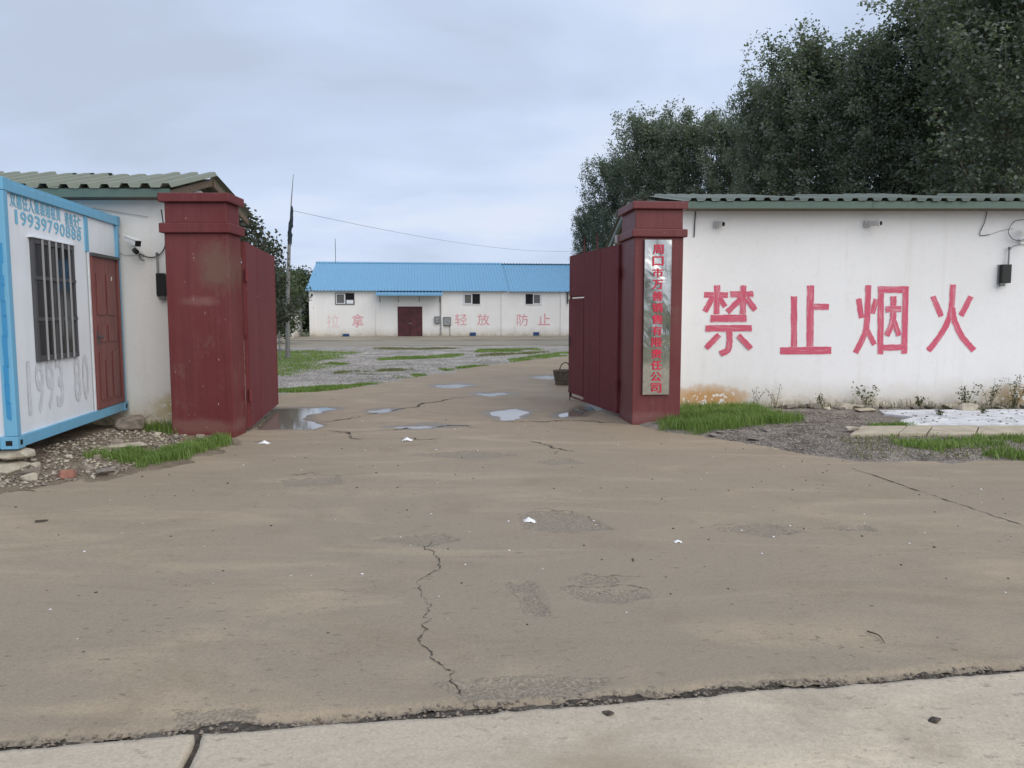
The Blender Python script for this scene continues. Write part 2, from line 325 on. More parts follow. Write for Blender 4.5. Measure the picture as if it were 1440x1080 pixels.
M['joint_soil'] = earth('joint_soil', [(0.35, (0.035, 0.03, 0.025)), (0.5, (0.085, 0.072, 0.058)), (0.66, (0.22, 0.195, 0.165))], fine=40)
M['crack'] = simple('crack_dirt', (0.075, 0.062, 0.048), 0.95, var=0.4, scale=30)
def water():
    m, t, b, pos = new_mat('puddle_water'); setb(t, b, color=(0.20, 0.175, 0.14), rough=0.06, spec=0.5)
    b.inputs['IOR'].default_value = 1.45
    return m
M['water'] = water()
M['water_shallow'] = simple('shallow_water', (0.26, 0.225, 0.18), 0.22, var=0.15, scale=3, spec=0.9)
def leafmat(name, lo, hi, rough=0.45, trans=0.38):
    m, t, b, pos = new_mat(name)
    a = N(t, 'ShaderNodeAttribute', attribute_name='tint').outputs['Fac']
    c = ramp(t, a, [(0.0, lo), (1.0, hi)])
    setb(t, b, color=c, rough=rough, spec=0.5)
    tr = N(t, 'ShaderNodeBsdfTranslucent', {'Color': mixc(t, 1.0, c, (1.1, 1.25, 0.6), 'MULTIPLY')})
    ms = N(t, 'ShaderNodeMixShader', {'Fac': trans, 1: b.outputs[0], 2: tr.outputs[0]})
    t.links.new(ms.outputs[0], [n for n in t.nodes if n.type == 'OUTPUT_MATERIAL'][0].inputs['Surface'])
    return m
M['poplar'] = leafmat('poplar_leaf', (0.105, 0.134, 0.112), (0.235, 0.265, 0.215))
M['dark_leaf'] = leafmat('dark_leaf', (0.030, 0.036, 0.027), (0.075, 0.085, 0.06))
M['bush'] = leafmat('bush_leaf', (0.045, 0.066, 0.034), (0.11, 0.14, 0.07))
M['grass'] = leafmat('grass_blade', (0.090, 0.160, 0.030), (0.25, 0.35, 0.085), 0.6, 0.3)
M['dry_grass'] = leafmat('dry_grass', (0.115, 0.135, 0.045), (0.24, 0.24, 0.11), 0.7, 0.3)
M['weed'] = leafmat('weed_leaf', (0.060, 0.070, 0.030), (0.15, 0.16, 0.075), 0.6, 0.3)

# ------------------------------------------------------------------ object helpers
def tag(o, label=None, cat=None, group=None, kind=None):
    if label: o['label'] = label
    if cat: o['category'] = cat
    if group: o['group'] = group
    if kind: o['kind'] = kind
    return o
def empty(name, loc=(0, 0, 0), rz=0.0, label=None, cat=None, group=None, kind=None):
    o = bpy.data.objects.new(name, None); col.objects.link(o); o.empty_display_size = 0.2
    o.location = loc; o.rotation_euler = (0, 0, rz)
    return tag(o, label, cat, group, kind)
def mesh_obj(name, verts, faces, mat, parent=None, smooth=False, attrs=None):
    me = bpy.data.meshes.new(name); me.from_pydata([tuple(v) for v in verts], [], faces); me.update()
    return link(name, me, mat, parent, smooth)
def link(name, me, mat, parent=None, smooth=False):
    if mat is not None and not me.materials: me.materials.append(M[mat] if isinstance(mat, str) else mat)
    if smooth: me.polygons.foreach_set('use_smooth', [True] * len(me.polygons))
    o = bpy.data.objects.new(name, me); col.objects.link(o)
    if parent is not None: o.parent = parent
    return o
def np_mesh(name, V, F, mat, parent=None, smooth=False, attrs=None):
    """V (n,3) array; F (m,k) int array of equal-size faces"""
    V = np.ascontiguousarray(V, np.float32); F = np.ascontiguousarray(F, np.int32)
    me = bpy.data.meshes.new(name); k = F.shape[1]
    me.vertices.add(len(V)); me.vertices.foreach_set('co', V.ravel())
    me.loops.add(F.size); me.loops.foreach_set('vertex_index', F.ravel())
    me.polygons.add(len(F)); me.polygons.foreach_set('loop_start', np.arange(0, F.size, k, dtype=np.int32))
    me.update(calc_edges=True)
    for an, (dom, arr) in (attrs or {}).items():
        a = me.attributes.new(an, 'FLOAT', dom); a.data.foreach_set('value', np.ascontiguousarray(arr, np.float32))
    return link(name, me, mat, parent, smooth)
class MB:
    def __init__(s): s.v = []; s.f = []
    def add(s, vs, fs):
        o = len(s.v); s.v += [tuple(p) for p in vs]; s.f += [tuple(i + o for i in f) for f in fs]; return s
    def box(s, x0, x1, y0, y1, z0, z1):
        vs = [(x, y, z) for z in (z0, z1) for y in (y0, y1) for x in (x0, x1)]
        return s.add(vs, [(0, 2, 3, 1), (4, 5, 7, 6), (0, 1, 5, 4), (2, 6, 7, 3), (0, 4, 6, 2), (1, 3, 7, 5)])
    def tube(s, pts, r, n=8, r1=None, cap=True):
        pts = [Vector(p) for p in pts]; k = len(pts); rings = []; up = Vector((0, 0, 1))
        for i, p in enumerate(pts):
            d = (pts[min(i + 1, k - 1)] - pts[max(i - 1, 0)]).normalized()
            a = d.cross(up if abs(d.z) < 0.95 else Vector((0, 1, 0))).normalized(); b = d.cross(a)
            rr = r if r1 is None else r + (r1 - r) * i / (k - 1)
            rings.append([p + (a * math.cos(t) + b * math.sin(t)) * rr for t in [2 * math.pi * j / n for j in range(n)]])
        fs = [(i * n + j, i * n + (j + 1) % n, (i + 1) * n + (j + 1) % n, (i + 1) * n + j) for i in range(k - 1) for j in range(n)]
        if cap: fs += [tuple(range(n - 1, -1, -1)), tuple((k - 1) * n + j for j in range(n))]
        return s.add([q for g in rings for q in g], fs)
    def prism(s, poly, axis, a0, a1):
        """poly: 2D points; extruded along axis 'x','y','z' between a0 and a1"""
        def P(p, a): return {'x': (a, p[0], p[1]), 'y': (p[0], a, p[1]), 'z': (p[0], p[1], a)}[axis]
        n = len(poly)
        return s.add([P(p, a0) for p in poly] + [P(p, a1) for p in poly],
                     [tuple(range(n - 1, -1, -1)), tuple(range(n, 2 * n))] + [(i, (i + 1) % n, n + (i + 1) % n, n + i) for i in range(n)])
    def build(s, name, mat, parent=None, bevel=0.0, smooth=False):
        me = bpy.data.meshes.new(name); me.from_pydata(s.v, [], s.f); me.update()
        bm = bmesh.new(); bm.from_mesh(me); bmesh.ops.recalc_face_normals(bm, faces=bm.faces)
        if bevel: bmesh.ops.bevel(bm, geom=[e for e in bm.edges if e.calc_face_angle(0) > 0.6], offset=bevel, segments=2, affect='EDGES', profile=0.6)
        bm.to_mesh(me); bm.free()
        o = link(name, me, mat, parent, smooth)
        return o
def bez(pts, n=14):
    """Catmull-Rom through points"""
    P = [Vector(p) for p in pts]; P = [P[0] * 2 - P[1]] + P + [P[-1] * 2 - P[-2]]; out = []
    for i in range(1, len(P) - 2):
        for k in range(n):
            t = k / n; a, b, c, d = P[i - 1], P[i], P[i + 1], P[i + 2]
            out.append(0.5 * ((2 * b) + (c - a) * t + (2 * a - 5 * b + 4 * c - d) * t * t + (3 * b - a - 3 * c + d) * t ** 3))
    return out + [P[-2]]
def copy_tree(o, parent=None):
    c = o.copy(); col.objects.link(c)
    if parent is not None: c.parent = parent
    for ch in [x for x in o.children]: copy_tree(ch, c)
    return c
def glyph(ch, size, bold=0.0):
    cu = bpy.data.curves.new('glyph', 'FONT'); cu.body = ch; cu.size = size; cu.offset = bold; cu.resolution_u = 3
    cu.align_x = 'CENTER'; cu.align_y = 'CENTER'
    ob = bpy.data.objects.new('glyph', cu); col.objects.link(ob)
    bpy.context.view_layer.update()
    me = bpy.data.meshes.new_from_object(ob.evaluated_get(bpy.context.evaluated_depsgraph_get()))
    bpy.data.objects.remove(ob); bpy.data.curves.remove(cu)
    co = np.array([v.co for v in me.vertices]) if len(me.vertices) else np.zeros((1, 3))
    lo, hi = co.min(0), co.max(0)
    me.transform(Matrix.Translation((-(lo[0] + hi[0]) / 2, -(lo[1] + hi[1]) / 2, 0)))
    return me, (hi - lo)
def put_glyph(name, ch, w, h, origin, ux, mat, parent, bold=0.0, label=None, norm=None):
    """glyph fitted in w x h, standing upright at origin; ux = writing direction (unit, horizontal), norm outward"""
    me, ext = glyph(ch, 1.0)
    sx, sy = w / max(ext[0], 1e-4), h / max(ext[1], 1e-4)
    ux = Vector(ux).normalized(); uz = Vector((0, 0, 1))
    Mx = Matrix(((ux.x * sx, uz.x * sy, 0, origin[0]), (ux.y * sx, uz.y * sy, 0, origin[1]), (ux.z * sx, uz.z * sy, 1, origin[2]), (0, 0, 0, 1)))
    me.transform(Mx); me.name = name
    if bold:   # heavier strokes: the same outline laid over itself with small shifts
        V0 = [v.co.copy() for v in me.vertices]; F0 = [tuple(p.vertices) for p in me.polygons]; VV, FF = [], []
        for k, (a, b) in enumerate(((0, 0), (1, 0), (-1, 0), (0, 1), (0, -1), (0.7, 0.7), (-0.7, -0.7))):
            o = len(VV); VV += [v + ux * (a * bold * w) + uz * (b * bold * h) - Vector((0, 0.0003 * k, 0)) for v in V0]; FF += [tuple(i + o for i in f) for f in F0]
        me = bpy.data.meshes.new(name); me.from_pydata([tuple(v) for v in VV], [], FF); me.update()
    o = link(name, me, mat, parent)
    if label: o['label'] = label
    return o

# ================================================================== GROUND
# measured outlines in metres (x right, y away from the road)
JOINT = lambda x: 3.03 + 0.150 * x
PUDDLES = [  # centre x, y, half-length x, y
    ('long puddle at the foot of the left gate leaf', [(-3.45, 10.55), (-2.85, 10.6), (-2.8, 10.9), (-3.1, 11.5), (-3.25, 12.1), (-2.9, 12.8), (-3.2, 13.0), (-3.95, 12.9), (-3.9, 12.2), (-3.75, 11.2)]),
    ('small square puddle in the middle of the gateway', [(-0.36, 12.45), (0.02, 12.75), (0.22, 12.5), (0.14, 11.75), (-0.12, 11.5), (-0.28, 11.9)]),
    ('thin puddle on the drive between the gravel and the gateway', [(-1.75, 17.1), (-1.2, 17.5), (-0.85, 17.1), (-1.2, 16.5), (-1.6, 16.6)]),
    ('shallow puddle on the drive in front of the basket', [(-0.8, 15.3), (-0.2, 15.5), (0.05, 15.2), (-0.4, 14.8)]),
    ('far shallow puddle on the drive beyond the basket', [(0.45, 19.3), (0.9, 19.8), (1.35, 19.2), (0.9, 18.6)]),
    ('faint damp puddle along the cracked edge of the gateway', [(-1.7, 10.75), (-1.2, 11.0), (-0.75, 10.85), (-1.2, 10.6)]),
    ('puddle under the right gate leaf', [(0.75, 11.75), (1.1, 12.0), (1.5, 13.0), (1.3, 13.3), (1.05, 12.6), (0.7, 12.0)]),
    ('narrow puddle beside the left puddle', [(-2.35, 12.6), (-2.1, 12.9), (-1.95, 12.6), (-2.15, 12.3)]),
]
SPALL = [
    [(0.05, 6.05), (0.35, 6.15), (0.62, 5.9), (0.78, 5.55), (0.35, 5.5), (0.08, 5.6)],
    [(0.34, 4.52), (0.5, 4.60), (0.68, 4.52), (0.62, 4.42), (0.4, 4.42)],
    [(0.28, 4.36), (0.5, 4.32), (0.74, 4.34), (0.79, 4.20), (0.6, 4.13), (0.38, 4.17)],
    [(-0.05, 4.46), (0.15, 4.46), (0.16, 4.22), (0.22, 3.95), (0.08, 3.92), (0.03, 4.2)],
    [(-1.0, 5.35), (-0.5, 5.5), (-0.35, 5.3), (-0.6, 5.15)], [(-2.25, 7.3), (-1.7, 7.5), (-1.6, 7.1), (-2.1, 7.0)],
    [(-1.2, 8.6), (-0.5, 8.9), (0.1, 8.6), (-0.4, 8.3)], [(0.2, 8.2), (0.6, 8.4), (0.8, 8.1), (0.4, 8.0)],
    [(1.5, 5.6), (1.9, 5.75), (2.2, 5.5), (1.8, 5.4)], [(2.3, 5.6), (2.7, 5.7), (2.7, 5.5)],
    [(-0.35, 3.20), (0.1, 3.27), (0.45, 3.24), (0.3, 3.1), (-0.2, 3.05)], [(-1.35, 2.96), (-1.05, 3.0), (-1.0, 2.86), (-1.3, 2.82)],
]
def pud_mask(x, y):
    w = np.full(np.shape(x), -9.0)
    for _, p in PUDDLES: w = np.maximum(w, sd_poly(x, y, p))
    return w
def spall_mask(x, y):
    w = np.full(np.shape(x), -9.0)
    for p in SPALL: w = np.maximum(w, sd_poly(x, y, p))
    return w
def fore_h(x, y):
    x = np.asarray(x, float); y = np.asarray(y, float)
    h = (fnoise(x, y, 0.6, 5, 2) - 0.5) * 0.014
    p = pud_mask(x, y) + (fnoise(x, y, 3.0, 8, 3) - 0.5) * 0.35
    h = h - np.clip((p + 0.12) / 0.3, 0, 1) * 0.03
    s = spall_mask(x, y) + (fnoise(x, y, 14.0, 9, 3) - 0.5) * 0.12
    h = h - np.clip(s / 0.03, 0, 1) * (0.010 + 0.008 * fnoise(x, y, 30, 4, 2))
    return h
xs = np.unique(np.concatenate([np.arange(-11, -4.5, 0.10), np.arange(-4.5, 4.5, 0.028), np.arange(4.5, 12.01, 0.10)]))
ts = [0.0]; st_ = 0.018
while ts[-1] < 34: ts.append(ts[-1] + st_); st_ = max(0.018, min(0.4, 0.0055 * (ts[-1] + 2.0)))
ts = np.array(ts)
X, T = np.meshgrid(xs, ts)
edge = JOINT(X) + (fnoise(X, X * 0, 2.2, 2, 5) - 0.5) * 0.11 + (fnoise(X, X * 0, 17, 6, 3) - 0.5) * 0.03
Y = edge + T
Z = fore_h(X, Y)
Z -= np.clip(1 - T / 0.05, 0, 1) * (0.012 + 0.03 * fnoise(X, Y, 16, 12, 3))
def grid_faces(nr, nc):
    i = np.arange(nr * nc).reshape(nr, nc)
    return np.stack([i[:-1, :-1], i[:-1, 1:], i[1:, 1:], i[1:, :-1]], -1).reshape(-1, 4)
V = np.stack([X, Y, Z], -1).reshape(-1, 3)
wet = np.clip(0.5 + (pud_mask(X, Y) + 0.12) / 0.5, 0, 1); spl = np.clip(0.5 + spall_mask(X, Y) / 0.09, 0, 1)
rag = np.clip(0.62 - T / 0.055 + (fnoise(X, Y, 5, 31, 3) - 0.5) * 1.2, 0, 1) * (T < 0.18)
spl = np.maximum(spl, rag)
fc = np_mesh('forecourt', V, grid_faces(*X.shape), 'forecourt', smooth=True, attrs={'wet': ('POINT', wet.ravel()), 'spall': ('POINT', spl.ravel())})
tag(fc, kind='structure')
# base terrain out to the horizon
g_ = MB(); g_.add([(-900, -900, -0.09), (900, -900, -0.09), (900, 1500, -0.09), (-900, 1500, -0.09)], [(0, 1, 2, 3)])
tag(g_.build('ground', 'field'), kind='structure')
# soil in the joint between road and forecourt
jx = np.arange(-10, 11, 0.035); jt = np.linspace(-0.14, 0.13, 14)
JX, JT = np.meshgrid(jx, jt); JY = JOINT(JX) + JT
JZ = -0.03 + 0.045 * (fnoise(JX, JY, 9, 14, 4) - 0.32) * np.clip(1.1 - np.abs(JT) / 0.15, 0, 1)
tag(np_mesh('joint_soil', np.stack([JX, JY, JZ], -1).reshape(-1, 3), grid_faces(*JX.shape), 'joint_soil'), kind='structure')
# road slabs (pale concrete in the foreground), split by transverse joints
road = empty('road', (0, 0, 0), kind='structure')
def road_slab(x0, x1):
    n = int((x1 - x0) / 0.03) + 2
    sx = np.sort(np.concatenate([np.linspace(x0, x1, n), [x0 + 0.006, x1 - 0.006]])); rows = np.concatenate([np.linspace(0, 0.12, 7), np.linspace(0.2, 5.5, 24)])
    SX, SR = np.meshgrid(sx, rows)
    e = JOINT(SX) - 0.028 - np.clip(0.02 + (fnoise(SX, SX * 0, 3.0, 22, 4) - 0.5) * 0.06 + (fnoise(SX, SX * 0, 23, 25, 3) - 0.5) * 0.022, -0.02, 1)
    SY = e - SR
    jag = (fnoise(SY, SY * 0, 9, int(x0 * 7) % 50, 4) - 0.5) * 0.018
    SX2 = SX + 0.15 * SR + np.where(SX <= x0 + 0.0061, jag, 0) + np.where(SX >= x1 - 0.0061, jag, 0)
    SZ = 0.004 + (fnoise(SX2, SY, 0.8, 27, 2) - 0.5) * 0.006 - np.clip(1 - SR / 0.02, 0, 1) * 0.05 - ((SX == x0) | (SX == x1)) * 0.05
    return np_mesh('slab', np.stack([SX2, SY, SZ], -1).reshape(-1, 3), grid_faces(*SX.shape)[:, ::-1], 'road', road, smooth=False)
for a, b in ((-9, -5.24), (-5.21, -1.205), (-1.180, 3.6), (3.625, 9.5)): road_slab(a, b)
# soil under the transverse joints
mb = MB()
for xj in (-5.225, -1.192, 3.612): mb.add([(xj - 0.06, JOINT(xj), -0.028), (xj + 0.06, JOINT(xj), -0.028), (xj + 0.06 + 0.825, JOINT(xj) - 5.5, -0.028), (xj - 0.06 + 0.825, JOINT(xj) - 5.5, -0.028)], [(0, 1, 2, 3)])
mb.build('joint_filling', 'joint_soil', road)
# cracks in the forecourt: ragged dirt-filled ribbons following the surface
def ribbon(name, pts, w, wob=0.03, seed=0):
    r = np.random.default_rng(seed); P = [np.array(p, float) for p in pts]
    for lev in range(4):
        Q = [P[0]]
        for p0, p1 in zip(P[:-1], P[1:]):
            d = p1 - p0; Lg = np.hypot(*d); m = (p0 + p1) / 2 + np.array([-d[1], d[0]]) / (Lg + 1e-9) * r.normal(0, min(0.16 * Lg, wob))
            Q += [m, p1]
        P = Q
    P = np.array(P); px, py = P[:, 0], P[:, 1]; n = len(px)
    dx, dy = np.gradient(px), np.gradient(py); L = np.hypot(dx, dy) + 1e-9; nx, ny = -dy / L, dx / L
    ww = w * (0.15 + 1.1 * r.random(n) ** 1.5) * np.clip(fnoise(px, py, 2.3, seed, 2) * 3.2 - 0.75, 0.12, 1) * np.clip(np.minimum(np.arange(n), np.arange(n)[::-1]) / 6, 0.15, 1)
    a = np.stack([px + nx * ww, py + ny * ww], -1); b = np.stack([px - nx * ww, py - ny * ww], -1)
    z = fore_h(px, py) + 0.004
    V = np.concatenate([np.column_stack([a, z]), np.column_stack([b, z])]); i = np.arange(n - 1)
    return np_mesh(name, V, np.stack([i, i + 1, n + i + 1, n + i], -1), 'crack', fc)
CR = [
    ([(-0.58, 5.35), (-0.60, 5.13), (-0.50, 4.95), (-0.45, 4.69), (-0.55, 4.36), (-0.52, 4.25), (-0.46, 4.05), (-0.42, 3.9), (-0.46, 3.64), (-0.36, 3.42), (-0.27, 3.25), (-0.20, 3.1)], 0.0048, 0.03),
    ([(3.45, 8.05), (3.62, 7.2), (3.75, 6.4), (3.88, 5.6), (3.98, 4.9)], 0.010, 0.008),
    ([(-2.5, 10.4), (-2.1, 9.95), (-1.6, 9.75), (-1.2, 9.6), (-0.9, 9.7)], 0.022, 0.07),
    ([(-1.7, 10.3), (-1.5, 10.75), (-1.0, 10.85), (-0.4, 10.6)], 0.028, 0.1),
    ([(-2.9, 10.9), (-2.2, 12.3), (-1.6, 13.6), (-0.9, 14.6)], 0.03, 0.1),
    ([(-0.3, 11.25), (0.5, 11.2), (1.1, 11.3), (1.6, 11.2)], 0.025, 0.06),
    ([(0.1, 9.6), (0.35, 9.4), (0.5, 9.0), (0.75, 8.8)], 0.022, 0.1),
    ([(-2.3, 7.55), (-2.0, 7.62), (-1.6, 7.5)], 0.008, 0.05), ([(1.2, 5.62), (1.7, 5.72), (2.3, 5.6)], 0.003, 0.06),
    ([(0.32, 4.55), (0.45, 4.6), (0.68, 4.55), (0.82, 4.56)], 0.004, 0.02), ([(0.28, 4.39), (0.5, 4.36), (0.72, 4.38), (0.8, 4.28)], 0.005, 0.02),
    ([(0.06, 6.08), (0.3, 6.18), (0.55, 6.0), (0.62, 5.85)], 0.004, 0.03), ([(-4.4, 14.2), (-3.6, 14.4), (-3.0, 14.2)], 0.012, 0.05),
]
for i, (p, w, wb) in enumerate(CR): ribbon('crack', p, w, wb, i + 1)
# puddles: level water in the hollows
for lab, p in PUDDLES:
    cx = sum(q[0] for q in p) / len(p); cy = sum(q[1] for q in p) / len(p)
    mb = MB(); pts = [(cx + (x - cx) * 1.3 + (0.12 if x > cx else -0.12), cy + (y - cy) * 1.25) for x, y in p]
    mb.add([(x, y, -0.0135) for x, y in pts], [tuple(range(len(pts)))])
    tag(mb.build('puddle', 'water' if cy < 12.5 else 'water_shallow'), kind='structure')
# earth bank under the container, grit verge along the right wall
LEFT_V = [(-12, 5.6), (-6.5, 6.1), (-4.55, 6.5), (-4.0, 7.2), (-3.62, 7.85), (-3.45, 8.6), (-3.25, 9.45), (-3.45, 9.8), (-3.55, 10.1), (-4.1, 11.4), (-12, 11.4)]
RIGHT_V = [(1.78, 10.95), (2.05, 10.35), (2.45, 9.95), (2.9, 9.25), (3.35, 8.55), (3.75, 8.2), (4.7, 8.12), (5.6, 8.2), (12, 8.1), (15, 13.0), (2.3, 13.0)]
def left_h(x, y):
    s = sd_poly(x, y, LEFT_V) + (fnoise(x, y, 2.2, 40, 3) - 0.5) * 0.30
    return np.clip(s * 0.085, -0.04, 0.02) + np.clip((s - 0.5) * 0.06, 0, 0.075) + (fnoise(x, y, 3.5, 41, 4) - 0.5) * 0.05 + (fnoise(x, y, 22, 44, 2) - 0.5) * 0.012
def right_h(x, y):
    s = sd_poly(x, y, RIGHT_V) + (fnoise(x, y, 2.5, 42, 3) - 0.5) * 0.22
    return np.clip(s * 0.16, -0.04, 0.055) + (fnoise(x, y, 4, 43, 4) - 0.5) * 0.03 + (fnoise(x, y, 25, 45, 2) - 0.5) * 0.010
def field(name, x0, x1, y0, y1, step, hf, mat):
    gx, gy = np.meshgrid(np.arange(x0, x1, step), np.arange(y0, y1, step)); gz = hf(gx, gy)
    return tag(np_mesh(name, np.stack([gx, gy, gz], -1).reshape(-1, 3), grid_faces(*gx.shape), mat), kind='structure')
field('earth_bank', -10.5, -3.0, 5.6, 11.2, 0.035, left_h, 'earth')
field('verge', 1.5, 13.5, 7.8, 12.9, 0.045, right_h, 'verge')
YARD = [(-20, 14.6), (-4.7, 14.9), (-3.5, 16.1), (-2.85, 17.3), (-2.2, 19.4), (-1.5, 21.8), (0.3, 25.6), (2.2, 29.0), (6, 35.2), (10, 38.2), (-20, 35.8)]
def yard_h(x, y):
    s = sd_poly(x, y, YARD) + (fnoise(x, y, 0.9, 50, 3) - 0.5) * 0.8
    return np.clip(s * 0.06, -0.05, 0.03) + (fnoise(x, y, 1.0, 51, 4) - 0.5) * 0.05
field('gravel_yard', -20, 11, 14.2, 38.6, 0.16, yard_h, 'gravel')

# ================================================================== WAREHOUSE
WA = R(6)
wh = empty('warehouse', (-12.55, 48.0, 0), WA, 'long white warehouse with a blue corrugated roof across the gravel yard', 'building')
WL, WD, WE, WR = 19.2, 9.6, 3.0, 5.02
mb = MB(); mb.prism([(0, -0.1), (WD, -0.1), (WD, WE), (WD / 2, WR - 0.1), (0, WE)], 'x', 0, WL)
wall = mb.build('wall', 'plaster_far', wh)
for (a, b) in ((-0.06, 0.30), (4.02, 4.28), (8.02, 8.28), (11.93, 12.21), (15.75, 16.05), (18.95, 19.25)):
    MB().box(a, b, -0.07, 0.02, -0.1, WE - 0.03).build('pilaster', 'plaster_far', wh)
def corrugated(name, x0, x1, ya, za, yb, zb, pitch, h, mat, parent, thick=0.004, flat=0.45):
    """ribbed sheet between the eave (ya, za) and the ridge (yb, zb), ribs run up the slope"""
    prof = []; x = x0
    while x < x1 - 1e-6:
        for fx, fz in ((0, 0), (flat, 0), (flat + 0.12, h), (0.88, h), (1.0, 0)):
            q = x + fx * pitch
            if q <= x1 + 1e-6 and (not prof or q > prof[-1][0] + 1e-6): prof.append((q, fz))
        x += pitch
    n = len(prof)
    top = [(q, ya, za + z) for q, z in prof] + [(q, yb, zb + z) for q, z in prof]
    bot = [(q, y, z - thick) for q, y, z in top]
    fs = []
    for i in range(n - 1):
        fs += [(i, i + 1, n + i + 1, n + i), (2 * n + i, 3 * n + i, 3 * n + i + 1, 2 * n + i + 1), (i, 2 * n + i, 2 * n + i + 1, i + 1), (n + i, n + i + 1, 3 * n + i + 1, 3 * n + i)]
    fs += [(0, n, 3 * n, 2 * n), (n - 1, 3 * n - 1, 4 * n - 1, 2 * n - 1)]
    return mesh_obj(name, top + bot, fs, mat, parent)
corrugated('roof_sheet', -0.25, 12.4, -0.32, WE - 0.04, WD / 2, WR, 0.205, 0.035, 'blue_roof', wh)
corrugated('roof_sheet', 12.4, WL + 0.25, -0.30, WE - 0.06, WD / 2, WR - 0.09, 0.205, 0.035, 'blue_roof', wh)
corrugated('roof_sheet', -0.25, WL + 0.25, WD + 0.3, WE - 0.05, WD / 2 + 0.01, WR, 0.205, 0.035, 'blue_roof', wh)
mb = MB(); mb.prism([(WD / 2 - 0.2, WR - 0.05), (WD / 2 - 0.2, WR - 0.02), (WD / 2, WR + 0.06), (WD / 2 + 0.2, WR - 0.02), (WD / 2 + 0.2, WR - 0.05), (WD / 2, WR + 0.03)], 'x', -0.28, 12.3)
mb.build('ridge_cap', 'blue_roof', wh)
# door and awning
MB().box(5.38, 6.92, -0.035, 0.02, 0.10, 2.0).build('door', 'red_warehouse', wh)
d_ = wh.children[-1]
MB().box(6.145, 6.16, -0.042, -0.034, 0.14, 1.96).build('door_joint', 'dark_inside', d_)
MB().tube([(6.05, -0.06, 0.95), (6.26, -0.06, 0.95)], 0.018, 6).build('latch', 'galv', d_)
for x in (5.40, 6.14, 6.18, 6.88):
    MB().box(x, x + 0.03, -0.05, -0.036, 0.12, 1.98).build('door_stile', 'red_warehouse', d_)
aw = corrugated('awning', 4.1, 8.2, -1.05, 2.72, 0.0, 2.94, 0.205, 0.03, 'blue_roof', wh)
MB().box(4.1, 8.2, -1.07, -1.045, 2.655, 2.735).build('awning_edge', 'blue_roof', aw)
for x in (4.3, 5.45, 6.75, 8.0):
    MB().tube([(x, -1.0, 2.70), (x, -0.02, 2.30)], 0.018, 6).tube([(x, -0.98, 2.71), (x, -0.02, 2.85)], 0.018, 6).build('awning_bracket', 'frame_grey', aw)
MB().tube([(8.08, -0.09, 2.9), (8.08, -0.09, 0.2)], 0.035, 8).build('downpipe', 'galv', wh)
MB().tube([(16.2, -0.09, 2.95), (16.2, -0.09, 2.2)], 0.05, 8).build('downpipe', 'frame_grey', wh)
# sliding windows, each with one leaf open
for (x0, x1, openright) in ((1.57, 2.69, True), (9.54, 10.57, True), (13.49, 14.50, False)):
    z0, z1 = 2.16, 2.80
    w = MB().box(x0, x1, -0.012, 0.02, z0, z1).build('window', 'dark_inside', wh)
    fm = MB(); fm.box(x0 - 0.03, x1 + 0.03, -0.05, 0.0, z0 - 0.04, z0).box(x0 - 0.03, x1 + 0.03, -0.05, 0.0, z1, z1 + 0.04).box(x0 - 0.03, x0, -0.049, 0.0, z0, z1).box(x1, x1 + 0.03, -0.049, 0.0, z0, z1)
    fm.build('window_frame', 'upvc' if x0 > 5 else 'frame_grey', w)
    xm = (x0 + x1) / 2; a, b = (x0 + 0.01, xm + 0.03) if openright else (xm - 0.03, x1 - 0.01)
    MB().box(a + 0.05, b - 0.05, -0.026, -0.018, z0 + 0.05, z1 - 0.05).build('screen', 'mesh_screen', w)
    sf = MB(); sf.box(a, b, -0.034, -0.016, z0 + 0.005, z0 + 0.05).box(a, b, -0.034, -0.016, z1 - 0.05, z1 - 0.005).box(a, a + 0.05, -0.033, -0.016, z0 + 0.05, z1 - 0.05).box(b - 0.07, b, -0.033, -0.016, z0 + 0.05, z1 - 0.05)
    sf.build('sash', 'upvc', w)
    if x0 < 5: MB().box(xm + 0.1, x1 - 0.04, -0.03, -0.015, z0 + 0.01, z0 + 0.24).build('pane', 'panel_white', w)
for (x0, x1, z0, z1) in ((1.96, 2.36, 0.13, 0.29), (9.93, 10.3, 0.15, 0.36), (14.0, 14.36, 0.16, 0.37)):
    v = MB().box(x0, x1, -0.06, 0.0, z0, z1).build('vent', 'vent_blue', wh)
    for k in range(3): MB().box(x0 + 0.02, x1 - 0.02, -0.075, -0.062, z0 + 0.03 + k * (z1 - z0) / 3.2, z0 + 0.05 + k * (z1 - z0) / 3.2).build('louvre', 'vent_blue', v)
for (x0, x1, z0, z1) in ((7.69, 8.0, 0.93, 1.38), (8.24, 8.72, 0.79, 1.34)):
    bx_ = MB().box(x0, x1, -0.16, 0.0, z0, z1).build('meter_box', 'box_grey', wh, bevel=0.012)
    MB().box(x0 + 0.04, x1 - 0.04, -0.172, -0.162, z0 + 0.05, z1 - 0.05).build('box_door', 'galv', bx_)
MB().tube([(8.65, -0.04, 0.79), (8.65, -0.04, 0.15)], 0.015, 6).build('conduit', 'cable', wh)
wm = Vector((1, 0, 0))
for ch, xc, zc, w, h, mt in (('拉', 1.37, 1.09, 0.76, 0.84, 'far_paint_faded'), ('拿', 2.90, 1.11, 0.74, 0.82, 'far_paint'), ('轻', 9.35, 1.17, 0.75, 0.72, 'far_paint'), ('放', 10.78, 1.17, 0.78, 0.72, 'far_paint'), ('防', 13.3, 1.15, 0.74, 0.74, 'far_paint'), ('止', 14.7, 1.19, 0.76, 0.74, 'far_paint')):
    put_glyph('painted_character', ch, w, h, (xc, -0.005, zc), wm, mt, wh, 0.004 if ch != '止' else 0.012)
